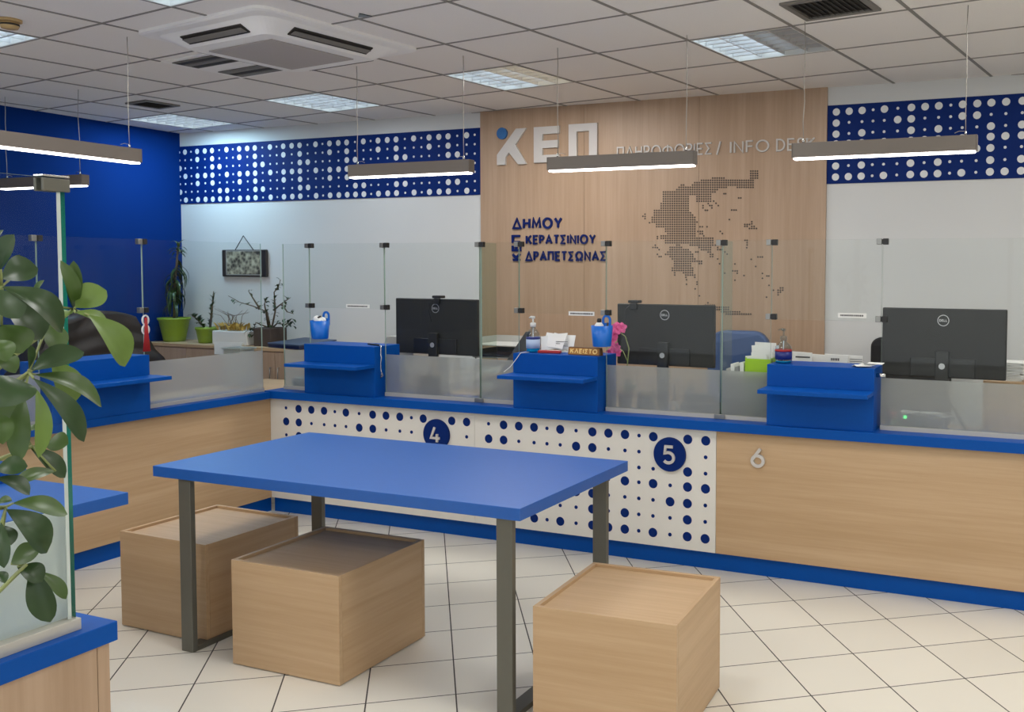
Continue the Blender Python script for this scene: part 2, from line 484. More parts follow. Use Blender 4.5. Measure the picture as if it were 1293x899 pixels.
def text(parent, gs, o, ux, uy, d, h, w, mat, fit=None, gap=None, name='letter', single=False):
    gap = 0.16 * h if gap is None else gap
    o = Vector(o); ux = Vector(ux)
    k = 1.0
    if fit: k = (fit - w) / text_width(gs, h, w, gap)
    x = w / 2
    one = MB()
    for g in gs:
        mb = one if single else MB()
        glyph(mb, g, o + ux * x, ux * k, uy, d, h, w)
        x += (GL[g][0] * h + gap + w) * k
        if not single and GL[g][1]: mb.build(name, mat, parent)
    if single: return one
    return None

# ================================================================== ROOM
XL, XR, YR, YB, ZC = -7.48, 4.2, -3.2, 6.38, 2.864
struct(MB().box(XL - .1, XR + .1, YR - .1, YB + .1, -0.12, 0.0).build('floor', FLOOR))
struct(MB().box(XL - .12, XL, YR - .1, YB + .1, 0, ZC + .1).build('wall_left', BLUE_WALL))
struct(MB().box(XL, XR, YB, YB + .12, 0, ZC + .1).build('wall_back', WHITE_WALL))
struct(MB().box(XR, XR + .12, YR - .1, YB + .1, 0, ZC + .1).build('wall_right', WHITE_WALL))
fw = MB(); WX0, WX1, WZ0, WZ1 = -6.4, 3.4, .35, 2.62  # unseen window opening, added to brighten the ceiling and upright faces
fw.box(XL, WX0, YR - .12, YR, 0, ZC + .1); fw.box(WX1, XR, YR - .12, YR, 0, ZC + .1)
fw.box(WX0, WX1, YR - .12, YR, 0, WZ0); fw.box(WX0, WX1, YR - .12, YR, WZ1, ZC + .1)
struct(fw.build('wall_front', WHITE_WALL))
wf = MB()
for k in range(6):
    x = WX0 + (WX1 - WX0) * k / 5; wf.box(x - .03, x + .03, YR - .10, YR - .03, WZ0, WZ1)
wf.box(WX0, WX1, YR - .10, YR - .03, WZ0, WZ0 + .05); wf.box(WX0, WX1, YR - .10, YR - .03, WZ1 - .05, WZ1)
w1 = struct(wf.build('fill_window_1', STEEL), 'unseen window added behind the camera to brighten the room')
MB().box(WX0, WX1, YR - .07, YR - .062, WZ0, WZ1).build('pane', GLASS, w1)
pl_ = bpy.data.lights.new('fill_window_portal', 'AREA'); pl_.shape = 'RECTANGLE'; pl_.size = WX1 - WX0; pl_.size_y = WZ1 - WZ0
pl_.cycles.is_portal = True
po = bpy.data.objects.new('fill_window_portal', pl_); COL.objects.link(po)
po.location = ((WX0 + WX1) / 2, YR - .12, (WZ0 + WZ1) / 2); po.rotation_euler = (PI / 2, 0, 0)

# suspended ceiling: 60 cm tiles in a grid turned 8.6 degrees against the walls
GO = Vector((-3.985, 2.698)); GA = math.radians(-8.586)
GU = Vector((math.cos(GA), math.sin(GA))); GV = Vector((-math.sin(GA), math.cos(GA)))
def gp(a, b): return GO - GU * (a * 0.6) + GV * (b * 0.6)
def clip(poly, x0, x1, y0, y1):
    for ax, lim, sg in ((0, x0, 1), (0, x1, -1), (1, y0, 1), (1, y1, -1)):
        out = []
        for i in range(len(poly)):
            p, q = poly[i], poly[(i + 1) % len(poly)]
            ip, iq = sg * (p[ax] - lim) >= 0, sg * (q[ax] - lim) >= 0
            if ip: out.append(p)
            if ip != iq:
                t = (lim - p[ax]) / (q[ax] - p[ax])
                out.append(Vector((p[0] + t * (q[0] - p[0]), p[1] + t * (q[1] - p[1]))))
        poly = out
        if len(poly) < 3: return None
    return poly
FIX = {}
for b in (4, 0, -4, -8):
    for a in (5, 2, -1, -4, -7, -10, -13):
        c = gp(a + .5, b + .5)
        if XL + .45 < c.x < XR - .45 and YR + .45 < c.y < YB - .4: FIX[(a, b)] = c
ce = MB()
for a in range(-18, 14):
    for b in range(-16, 12):
        if (a, b) in FIX: continue
        pl = clip([gp(a, b), gp(a, b + 1), gp(a + 1, b + 1), gp(a + 1, b)], XL, XR, YR, YB)
        if not pl: continue
        n = len(pl)
        ce.add([(p[0], p[1], ZC) for p in pl], [tuple(range(n))[::-1] if (pl[1] - pl[0]).cross(pl[2] - pl[1]) > 0 else tuple(range(n))])
struct(ce.build('ceiling', CEIL))
gb = MB()
def bar(p, q, w):
    d = (q - p).normalized(); nn = Vector((-d.y, d.x)) * w / 2
    pl = clip([p + nn, p - nn, q - nn, q + nn], XL, XR, YR, YB)
    if pl: gb.prism([(v[0], v[1]) for v in pl], (0, 0, ZC - .004), (1, 0, 0), (0, 1, 0), (0, 0, .006))
for a in range(-18, 15): bar(gp(a, -16), gp(a, 12), .017)
for b in range(-16, 13): bar(gp(-18, b), gp(14, b), .011)
struct(gb.build('trim_1', CEIL_BAR), 'grey metal bars between the ceiling tiles')

# oak cladding in three boards on the back wall, white wall either side
cl = MB()
for x0, x1 in ((-4.2, -3.281), (-3.279, -2.361), (-2.359, -1.44)): cl.box(x0, x1, YB - .02, YB, 0, ZC)
tag(cl.build('wall_cladding', WOOD_Z, loc=(-2.8, YB, 0)), 'tall light oak cladding on the back wall carrying the white letters and the dotted map', 'wall panel')
YW = YB - .02

# ---------------------------------------------------------------- dotted bands on the back wall
def band(x0, x1, cols, rowz, pat, label):
    mb = MB(); mb.box(x0, x1, YB - .006, YB - .001, 2.215, 2.742, 0)
    for i, x in enumerate(cols):
        for r in range(7):
            big = pat[r][i % len(pat[r])] if isinstance(pat[r], str) else pat[r](i)
            rr = .0245 if big in ('B', True) else .0095
            if big == '.': continue
            mb.disc((x, YB - .006, rowz[r]), rr, (1, 0, 0), (0, 0, 1), (0, -.0012, 0), 20 if rr > .02 else 10, 1)
    return tag(mb.build('dotted_wall_band', [BLUE_PRINT, WHITE_DOT], loc=((x0 + x1) / 2, YB, 2.215)), label, 'wall decoration', 'dotted bands on the back wall')
off = [0, .088, .164, .24, .335, .424]
colsL = [-7.502 + .0 + .512 * (i // 6) + off[i % 6] + (.02 if i == 0 else 0) + .005 for i in range(40)]
colsL = [x + .0 for x in colsL if x < -4.2]
odd = lambda i: (i // 6) in (1, 4)
def r6(i):
    p = i % 6
    if odd(i) and p == 1: return True
    if p == 5 and (i // 6 + 1) in (1, 4): return False
    return p in (0, 5)
def r7(i):
    p = i % 6
    if p == 0: return odd(i)
    return p in (1, 3, 4, 5)
patL = ['sBsBBB', 'sssBsB', 'BssssB', 'sBsBBB', 'sssBsB', r6, r7]
band(XL + .001, -4.2, colsL, [2.689, 2.615, 2.541, 2.467, 2.397, 2.324, 2.25], patL, 'long blue band of white dots on the wall left of the oak cladding')
colsR = [-1.38, -1.293, -1.207, -1.134, -1.06, -.973, -.886, -.799, -.713, -.638, -.565, -.476, -.391, -.303, -.206]
colsR = colsR + [x + 1.262 for x in colsR] + [x + 2.524 for x in colsR]
patR = ['BBBsBsBBBsBBBBB', 'BssssBBsssBBsss', 'BsBsssBsBsssBsB', 'BBBsBsBBBsBsBBB', 'BssssBBsssBBBss', 'BsBsssBsBsssBsB', 'BBBsBsBBBsBsBBB']
band(-1.44, 2.5, colsR, [2.696, 2.622, 2.548, 2.482, 2.411, 2.334, 2.26], patR, 'blue band of white dots on the wall right of the oak cladding')

# ---------------------------------------------------------------- lettering on the cladding
EX, EZ = (1, 0, 0), (0, 0, 1)
t = thing('wall_sign', 'large raised white letters with a blue dot at the top left of the oak cladding', 'sign', (-3.6, YW, 2.44))
S4 = .00177
def zp(u, v, u0, X0, v0, Z0, su): return (X0 + (u - u0) * su, Z0 - (v - v0) * .00147)
def bigletter(pts, X0, u0, su, Z0, v0):
    q = [zp(u, v, u0, X0, v0, Z0, su) for u, v in pts]
    MB().prism(q, (0, YW, 0), EX, EZ, (0, -.02, 0)).build('letter', WHITE_LET, t)
bigletter([(130, 322), (130, 268), (226, 136), (276, 136), (222, 220), (278, 322), (236, 322), (190, 258), (172, 284), (172, 322)], -4.035, 130, .00179, 2.438, 322)
bigletter([(316, 312), (316, 128), (445, 128), (445, 166), (360, 166), (360, 200), (440, 200), (440, 238), (360, 238), (360, 274), (445, 274), (445, 312)], -3.705, 316, .00171, 2.443, 312)
bigletter([(495, 308), (495, 122), (641, 122), (641, 308), (600, 308), (600, 160), (537, 160), (537, 308)], -3.403, 495, .00164, 2.445, 308)
o = MB().disc((-3.992, YW, 2.682), .045, EX, EZ, (0, -.02, 0), 32).build('dot', plain('dot_blue', L(40, 100, 160), .5), t)
o['label'] = 'blue round dot of the white letters'

t = thing('wall_sign', 'thin raised white lettering of the info desk beside the large white letters', 'sign', (-2.3, YW, 2.44))
text(t, ['PI', 'LA', 'H', 'P', 'O', 'PHI', 'O', 'P', 'I', 'E', 'SI'], (-3.005, YW, 2.447), EX, EZ, (0, -.012, 0), .086, .0105, WHITE_LET, fit=.745)
text(t, ['/'], (-2.228, YW, 2.447), EX, EZ, (0, -.012, 0), .086, .0105, WHITE_LET)
text(t, ['I', 'N', 'F', 'O'], (-2.125, YW, 2.447), EX, EZ, (0, -.012, 0), .086, .0105, WHITE_LET, fit=.285)
text(t, ['D', 'E', 'S', 'K'], (-1.79, YW, 2.447), EX, EZ, (0, -.012, 0), .086, .0105, WHITE_LET, fit=.275)

t = thing('wall_sign', 'dark blue raised lettering in three lines low on the oak cladding', 'sign', (-3.5, YW, 1.69))
def bl(gs, x, z, h, fit): text(t, gs, (x, YW, z), EX, EZ, (0, -.012, 0), h, h * .2, BLUE_LOGO, fit=fit)
bl(['DE', 'H', 'M', 'O', 'Y'], -3.905, 1.937, .088, .44)
bl(['K', 'E', 'P', 'A', 'T', 'SI', 'I', 'N', 'I', 'O', 'Y'], -3.785, 1.818, .074, .605)
bl(['DE', 'P', 'A', 'PI', 'E', 'T', 'SI', 'OM', 'N', 'A', 'SI'], -3.79, 1.69, .076, .697)
text(t, ['K', 'E', 'PI'], (-3.826, YW, 1.69), (0, 0, 1), (-1, 0, 0), (0, -.012, 0), .085, .02, BLUE_LOGO, fit=.205)

# ---------------------------------------------------------------- dotted map of Greece
def inpoly(x, y, P):
    c = False; j = len(P) - 1
    for i in range(len(P)):
        if (P[i][1] > y) != (P[j][1] > y) and x < (P[j][0] - P[i][0]) * (y - P[i][1]) / (P[j][1] - P[i][1]) + P[i][0]: c = not c
        j = i
    return c
north = [(150, 172), (210, 172), (232, 150), (240, 136), (265, 136), (268, 146), (296, 146), (300, 126), (340, 122), (345, 108), (398, 104), (402, 94), (470, 94), (474, 102), (505, 102), (506, 113), (600, 113), (598, 64), (645, 64), (645, 105), (622, 110), (618, 158), (527, 158), (522, 146), (488, 146), (485, 160), (470, 160), (466, 150), (440, 152), (440, 172), (400, 176), (398, 222), (385, 235), (350, 222), (320, 222), (318, 198), (295, 188), (288, 205), (284, 228), (284, 262), (300, 275), (312, 298), (336, 328), (316, 346), (316, 392), (296, 388), (332, 404), (358, 398), (416, 406), (416, 442), (400, 452), (410, 506), (390, 508), (378, 474), (338, 470), (336, 448), (290, 448), (286, 436), (160, 438), (160, 424), (200, 414), (140, 416), (142, 390), (168, 388), (158, 360), (120, 356), (112, 338), (90, 332), (92, 306), (104, 296), (98, 272), (112, 260), (132, 258), (132, 224), (152, 222)]
pelo = [(182, 458), (212, 456), (214, 446), (236, 446), (238, 458), (288, 460), (292, 474), (312, 490), (312, 514), (340, 524), (354, 530), (354, 546), (328, 546), (326, 530), (300, 534), (300, 556), (312, 562), (312, 596), (320, 606), (322, 628), (330, 636), (330, 652), (318, 650), (318, 626), (306, 606), (282, 612), (262, 616), (254, 590), (240, 578), (220, 586), (220, 604), (204, 604), (204, 584), (194, 580), (194, 562), (204, 554), (202, 524), (184, 516), (182, 504), (162, 498), (172, 480)]
crete = [(415, 768), (492, 768), (494, 780), (548, 782), (552, 794), (606, 796), (602, 810), (576, 814), (554, 804), (534, 814), (470, 808), (446, 786), (415, 784)]
iso = [(58, 287), (47, 298), (58, 299), (58, 310), (81, 331), (122, 403), (122, 413), (465, 182), (474, 182), (541, 204), (552, 204), (412, 220), (424, 231), (436, 243), (357, 243), (357, 255), (369, 267), (380, 267), (392, 243), (403, 243), (403, 255), (505, 266), (517, 266), (528, 266), (493, 315),
       (342, 352), (354, 352), (378, 352), (331, 376), (343, 376), (354, 376), (343, 388), (354, 388), (446, 376), (457, 387), (573, 340), (585, 340), (573, 350), (585, 350), (597, 340), (609, 326), (609, 337), (609, 350), (621, 350), (597, 361), (609, 361), (621, 361), (633, 361),
       (574, 422), (585, 422), (585, 434), (585, 446), (583, 460), (99, 459), (111, 447), (111, 459), (122, 460), (131, 470), (122, 494), (131, 506), (141, 506), (433, 459), (445, 470), (433, 470), (421, 447), (453, 470), (320, 482), (331, 482), (433, 518), (443, 543), (482, 493), (471, 482), (522, 544), (511, 580), (523, 580), (534, 580), (534, 592), (569, 604), (522, 628), (606, 520), (641, 508), (653, 508), (664, 508), (629, 557), (664, 593), (664, 618), (687, 606), (697, 606), (698, 655), (685, 716), (721, 680), (470, 592),
       (745, 680), (745, 692), (745, 704), (757, 668), (757, 680), (757, 690), (769, 668), (769, 680), (272, 626), (272, 649), (317, 673), (339, 709), (383, 745), (371, 757), (383, 757), (395, 757), (406, 757), (416, 757)]
def mapxz(u, v):
    return (-2.87105 + .00155884 * u + 5.3e-6 * v - 1.219e-7 * u * u + 1.31e-8 * u * v,
            2.445313 - 6.064e-5 * u - .001425893 * v + 1e-9 * u * u + 1.149e-7 * u * v)
pts = []
p_ = 11.55
for i in range(75):
    for j in range(75):
        u, v = 3 + i * p_, 54 + j * 11.9
        if any(inpoly(u, v, P) for P in (north, pelo, crete)): pts.append((u, v))
pts += iso
mp = MB()
for u, v in pts:
    x, z = mapxz(u, v); h = .0058; c = .0022
    mp.prism([(-h, -c), (-c, -h), (c, -h), (h, -c), (h, c), (c, h), (-c, h), (-h, c)], (x, YW, z), EX, EZ, (0, -.003, 0))
tag(mp.build('wall_map', DOT_DARK, loc=(-2.3, YW, 1.3)), 'map of a country made of small dark dots on the oak cladding', 'wall decoration')

# ================================================================== COUNTER UNITS
patP = ['sBBBsBsBBBsB.BB', 'BBssssBBsss...s', 'sBsBssBsBsss.Bs', 'BsBBsBsBsBsBsBB', 'sBssBsBBsssssBs', 'BsBsssBsBBsssBs', 'sBBBsBsBBBsBsBB']
patP[4] = 'sBssBsBBsssBBBs'; patP[5] = 'BsBssssBsBsssBs'
patP[4] = 'sBssBsBBssssBBs'
pcol = [-3.088, -2.984, -2.88, -2.777, -2.691, -2.604, -2.501, -2.397, -2.296, -2.193, -2.107, -2.021, -1.919, -1.817, -1.713]
prow = [.706, .616, .527, .444, .353, .263, .170]
YP = 4.75
def dotted_panel(mb, x0, x1, shift):
    mb.box(x0, x1, YP, YP + .02, .098, .768, 0)
    for r in range(7):
        for c in range(15):
            q = patP[r][c]
            if q == '.': continue
            rr = .0262 if q == 'B' else .0108
            mb.disc((pcol[c] if shift == 0 else -4.655 + (pcol[c] + 3.088) * 1.0269, YP, prow[r]), rr, EX, EZ, (0, -.0012, 0), 22 if q == 'B' else 12, 1)
def unit(x0, x1, label):
    t = thing('counter_unit', label, 'counter', ((x0 + x1) / 2, 4.95, 0), 0, 'counter units along the back')
    MB().box(x0 + .002, x1 - .002, YP + .021, 5.0, .1, .77).build('carcass', WOOD_X, t)
    MB().box(x0, x1, YP + .025, YP + .04, 0, .1).build('plinth', BLUE, t)['label'] = 'blue plinth'
    return t
def digit(t, g, c, h, w, mat, d=-.012, y=YP):
    mb = MB(); glyph(mb, g, (c[0] - GL[g][0] * h / 2, y, c[1] - h / 2), EX, EZ, (0, d, 0), h, w)
    return mb.build('digit', mat, t)
for (x0, x1, sh, g, cx, lab) in ((-4.79, -3.187, -1.567, '4', -3.455, 'white dotted counter unit with the blue disc numbered 4'),
                                 (-3.187, -1.653, 0, '5', -1.919, 'white dotted counter unit with the blue disc numbered 5')):
    t = unit(x0, x1, lab)
    mb = MB(); dotted_panel(mb, x0 + .001, x1 - .001, sh); mb.build('front_panel', [WHITE_PANEL, BLUE_PRINT], t)['label'] = 'white front panel with blue dots'
    nd = MB().disc((cx, YP, .617), .094, EX, EZ, (0, -.018, 0), 48).build('number_disc', BLUE_PRINT, t, bevel=.003)
    nd['label'] = 'round blue number disc'
    digit(nd, g, (cx, .617), .105, .0155, WHITE_LET, -.008, YP - .018)
t = unit(-1.653, 1.2, 'light oak counter unit with the white number 6')
MB().box(-1.652, 1.2, YP, YP + .02, .098, .768).build('front_panel', WOOD_X, t)
digit(t, '6', (-1.418, .641), .108, .016, WHITE_LET, -.015)
# left counter
t = thing('counter_unit', 'plain oak counter unit running along the left under the blue edge', 'counter', (-4.95, 3.4, 0))
MB().box(-5.05, -4.811, 1.6, 4.745, .1, .767).build('carcass', WOOD_Y, t)
MB().box(-4.81, -4.79, 1.6, 4.749, .098, .7675).build('front_panel', WOOD_Y, t)
MB().box(-4.83, -4.815, 1.6, 4.77, 0, .1).build('plinth', BLUE, t)['label'] = 'blue plinth'
tag(MB().box(-4.79, 1.2, 4.70, 5.02, .77, .82).build('counter_worktop', BLUE, loc=(-1.8, 4.86, .77), bevel=.002), 'long blue worktop edge above the numbered counter panels', 'worktop')
tag(MB().box(-5.05, -4.74, 1.6, 4.70, .768, .812).build('counter_worktop', BLUE, loc=(-4.9, 3.2, .768), bevel=.002), 'blue worktop edge on the plain oak counter at the left', 'worktop')

# ---------------------------------------------------------------- blue stands with writing shelf
def stand(x0, x1, lab, turn=False):
    w = x1 - x0
    t = thing('counter_stand', lab, 'counter stand', ((x0 + x1) / 2, 4.80, .82) if not turn else (-4.82, (x0 + x1) / 2, .812), 0 if not turn else PI / 2, 'blue counter stands')
    zz = 0 if not turn else 0
    MB().box(-w / 2, w / 2, -.075, .17, 0, .318).build('body', BLUE, t, local=True, bevel=.0015)
    MB().box(-w / 2, w / 2, -.25, -.077, .185, .205).build('writing_shelf', BLUE, t, local=True, bevel=.0015)
    return t
stand(-4.472, -3.905, 'blue stand with writing shelf above the panel numbered 4')
stand(-2.902, -2.352, 'blue stand with writing shelf above the panel numbered 5')
stand(-1.368, -.815, 'blue stand with writing shelf above the number 6')
stand(3.245, 3.815, 'blue stand with writing shelf on the plain oak counter at the left', True)

# ---------------------------------------------------------------- glass screens
YG = 4.825
def pane(x0, x1, z0, z1, lab, film=True, rail=True, y=YG, turn=False, name='glass_screen', mats=None, th=.008):
    c = ((x0 + x1) / 2, y, z0) if not turn else (y, (x0 + x1) / 2, z0)
    t = thing(name, lab, 'glass screen', c, 0, 'glass screens on the counters')
    def bx(a0, a1, t0, t1, zz0, zz1, **k):
        return MB().box(a0, a1, y + t0, y + t1, zz0, zz1, faces=k.get('faces')) if not turn else MB().box(y + t0, y + t1, a0, a1, zz0, zz1, faces=k.get('faces'))
    ef = {'-x': 1, '+x': 1, '-z': 1, '+z': 1} if not turn else {'-y': 1, '+y': 1, '-z': 1, '+z': 1}
    if name == 'glass_fin': ef = {'-y': 1}
    zb = z0 + (.02 if rail else 0)
    bx(x0, x1, -th / 2, th / 2, zb, z1, faces=ef).build('sheet', mats or [GLASS, GLASS_EDGE], t)
    if film: bx(x0 + .001, x1 - .001, th / 2, th / 2 + .003, zb, 1.083).build('frosted_band', FROST, t)['label'] = 'frosted lower band'
    if rail: bx(x0, x1, -.012, .014, z0, z0 + .022).build('base_rail', RAIL, t)
    return t
ZT = 1.786; ZU = 1.370; ZB = .82
pane(-4.735, -4.512, ZB, ZT, 'narrow glass pane beside the blue stand above panel 4, next to the corner')
pane(-4.508, -3.905, ZU, ZT, 'raised glass pane hanging over the blue stand above panel 4', False, False)
pane(-3.900, -3.196, ZB, ZT, 'wide glass pane in front of the monitor above the number 4')
pane(-3.190, -2.922, ZB, ZT, 'narrow glass pane left of the blue stand above panel 5')
pane(-2.918, -2.350, ZU, ZT, 'raised glass pane hanging over the blue stand above panel 5', False, False)
pane(-2.345, -1.660, ZB, ZT, 'wide glass pane in front of the monitor with the pink orchid')
pane(-1.652, -1.378, ZB, ZT, 'narrow glass pane in front of the green holder of papers')
pane(-1.374, -.802, ZU, ZT, 'raised glass pane hanging over the blue stand above number 6', False, False)
pane(-.798, .95, ZB, ZT, 'widest glass pane in front of the rightmost monitor')
pane(4.84, 5.00, ZB, ZT, 'short green tinted glass fin between the monitor above 4 and the stand above 5', False, False, y=-3.193, turn=True, name='glass_fin', mats=[GLASS_FIN, GLASS_EDGE])
pane(4.84, 5.00, ZB, ZT, 'short green tinted glass fin between the orchid monitor and the blue chair', False, False, y=-1.656, turn=True, name='glass_fin', mats=[GLASS_FIN, GLASS_EDGE])
pane(3.842, 4.715, .812, ZT, 'glass pane on the left counter in front of the potted plants', y=-4.82, turn=True)
pane(3.236, 3.838, ZU, ZT, 'raised glass pane hanging over the blue stand of the left counter', False, False, y=-4.82, turn=True)
pane(2.35, 3.232, .812, ZT, 'glass pane on the left counter seen through the foreground screen', y=-4.82, turn=True)

def clamp(x, z, lab, y=YG, turn=False):
    t = thing('glass_clamp', lab, 'clamp', (x, y, z) if not turn else (y, x, z), 0 if not turn else PI / 2, 'metal clamps on the glass screens')
    MB().box(-.029, -.003, -.014, .014, -.0155, .0155).build('jaw', STEEL, t, local=True, bevel=.002)
    MB().box(.003, .029, -.014, .014, -.0155, .0155).build('jaw', BLACK, t, local=True, bevel=.002)  # black colour stands in for the dark reflection in a chrome jaw
    MB().box(-.004, .004, -.009, .009, -.012, .012).build('bridge', BLACK, t, local=True)
ZCT, ZCB = ZT - .012, ZU + .012
for x, nm in ((-4.51, 'left edge of the raised pane above panel 4'), (-3.902, 'right edge of the raised pane above panel 4'), (-2.92, 'left edge of the raised pane above panel 5'), (-2.348, 'right edge of the raised pane above panel 5'),
              (-1.376, 'left edge of the raised pane above number 6'), (-.80, 'right edge of the raised pane above number 6')):
    clamp(x, ZCT, 'metal clamp at the top %s' % nm); clamp(x, ZCB, 'metal clamp at the bottom %s' % nm)
clamp(-3.193, ZCT, 'metal clamp on top of the glass fin right of the monitor above 4')
clamp(-1.656, ZCT, 'metal clamp on top of the glass fin above the blue chair')
clamp(3.84, ZCT, 'metal clamp at the top right edge of the raised pane on the left counter', -4.82, True)
clamp(3.84, ZCB, 'metal clamp above the red tassel on the left counter', -4.82, True)
clamp(3.234, ZCT, 'metal clamp at the top left edge of the raised pane on the left counter', -4.82, True)
for x, lab in ((-3.193, 'small metal foot under the glass fin right of the monitor above 4'), (-1.656, 'small metal foot under the glass fin behind the green holder')):
    tag(MB().box(x - .03, x + .03, YG - .022, YG - .0125, ZB, ZB + .026).build('glass_clamp', STEEL, loc=(x, YG - .02, ZB), bevel=.002), lab, 'clamp')
# printed strips on the raised panes
for x0, x1, z, nm in ((-4.205, -4.02, 1.385, 'above panel 4'), (-2.585, -2.42, 1.373, 'above panel 5'), (-1.02, -.875, 1.398, 'above number 6')):
    mb = MB(); mb.box(x0, x1, YG - .0085, YG - .0055, z - .012, z + .012, 0)
    q = x0 + .012; rnd = random.Random(int(abs(x0) * 100))
    while q < x1 - .014:
        w = rnd.uniform(.003, .009); mb.box(q, q + w, YG - .0092, YG - .0085, z - .005, z + .004, 1); q += w + .0025
    tag(mb.build('printed_strip', [PAPER, INK], loc=((x0 + x1) / 2, YG, z)), 'small white printed strip on the raised glass %s' % nm, 'label', 'printed strips on the glass')

# ================================================================== TABLE AND STOOLS
t = thing('table', 'blue topped table with flat grey metal legs in the middle of the room', 'table', (-2.6, 3.28, 0))
MB().box(-3.515, -1.712, 2.83, 3.74, .74, .785).build('tabletop', BLUE_TOP, t, bevel=.0015)
for x in (-3.352, -1.787):
    nm = 'left' if x < -3 else 'right'
    MB().box(x - .033, x + .033, 2.845, 2.87, 0, .739).build('leg', LEGM, t, bevel=.002)
    MB().box(x - .033, x + .033, 3.61, 3.635, 0, .739).build('leg', LEGM, t, bevel=.002)
    MB().box(x - .033, x + .033, 2.871, 3.609, 0, .02).build('foot_bar', LEGM, t, bevel=.002)
def stool(cx, cy, rz, w, d, h, lab):
    t = thing('cube_stool', lab, 'stool', (cx, cy, 0), rz, 'oak box stools')
    th = .018; a, b = w / 2, d / 2
    MB().box(-a, a, -b, -b + th, .004, h).build('side_panel', WOOD_X, t, local=True, bevel=.001)
    MB().box(-a, a, b - th, b, .004, h).build('side_panel', WOOD_X, t, local=True, bevel=.001)
    for s in (-1, 1):
        x0, x1 = (-a, -a + th) if s < 0 else (a - th, a)
        MB().box(x0, x1, -b + th + .0008, b - th - .0008, .004, h).build('side_panel', WOOD_Y, t, local=True, bevel=.001)
    MB().box(-a + th + .001, a - th - .001, -b + th + .001, b - th - .001, h - .03, h - .012).build('lid', WOOD_X, t, local=True)
    for sx in (-1, 1):
        for sy in (-1, 1):
            MB().lathe(sx * (a - .05), sy * (b - .05), [(.015, 0), (.015, .006)], 12).build('glide', BLACK, t, local=True)
stool(-3.603, 3.205, math.radians(-1), .535, .53, .435, 'oak box stool farthest left, behind the front left table leg')
stool(-2.803, 3.103, math.radians(.5), .550, .545, .436, 'oak box stool standing between the table legs under the front edge')
stool(-1.416, 3.124, math.radians(3.2), .535, .535, .440, 'oak box stool right of the table, in front of the panel numbered 5')

# ================================================================== FOREGROUND COUNTER WITH TALL SCREEN
t = thing('counter_unit', 'near oak counter end with a thick blue top at the bottom left corner', 'counter', (-2.35, .4, 0))
MB().box(-2.74, -1.965, -1.2, 1.43, .0, .774).build('carcass', WOOD_Z, t)
MB().box(-2.74, -1.965, 1.4315, 1.46, .0, .774).build('end_panel', WOOD_Z, t)
tag(MB().box(-2.76, -1.955, -1.2, 1.475, .775, .82).build('counter_worktop', BLUE, loc=(-2.35, .4, .775), bevel=.002), 'thick blue top of the near counter under the foreground screen', 'worktop')
t = thing('glass_screen', 'tall foreground glass screen with a frosted lower half behind the large green leaves', 'glass screen', (-2.0, .8, .82))
MB().box(-2.0095, -1.9955, -.6, 1.405, .845, 1.818, faces={'+y': 1, '-y': 1, '+z': 2, '-z': 2}).build('sheet', [GLASS, GLASS_EDGE_G, GLASS_EDGE], t)
MB().box(-2.0145, -2.010, -.6, 1.404, .845, 1.09).build('frosted_band', FROST2, t)['label'] = 'frosted lower band'
MB().box(-1.9953, -1.9938, 1.386, 1.394, .847, 1.789).build('edge_seal', plain('edge_seal', L(196, 206, 202), .3), t)['label'] = 'pale polished edge strip'
MB().box(-2.022, -1.982, -.6, 1.408, .82, .846).build('base_rail', RAIL, t, bevel=.001)
t = thing('glass_clamp', 'metal clamp on the top corner of the tall foreground screen', 'clamp', (-2.003, 1.36, 1.81))
MB().box(-1.9945, -1.986, 1.352, 1.412, 1.788, 1.816).build('jaw', LEGM, t, bevel=.002)
MB().box(-2.019, -2.0105, 1.352, 1.412, 1.788, 1.816).build('jaw', LEGM, t, bevel=.002)
MB().box(-2.019, -1.986, 1.352, 1.412, 1.8185, 1.823).build('bridge', CHROME, t, bevel=.002)
# low blue desk seen through the screen
t = thing('side_desk', 'low blue desk partly hidden behind the foreground screen and leaves', 'desk', (-3.9, 2.15, 0))
MB().box(-4.66, -3.18, 1.62, 2.455, .74, .785).build('desktop', BLUE_TOP, t, bevel=.0015)
MB().box(-4.66, -3.745, 1.64, 2.45, .7855, .845).build('raised_block', BLUE, t, bevel=.0015)
MB().box(-4.55, -4.525, 1.66, 2.42, 0, .7395).build('leg', WOOD_Z, t)
MB().box(-3.95, -3.925, 1.66, 2.42, 0, .7395).build('leg', WOOD_Z, t)

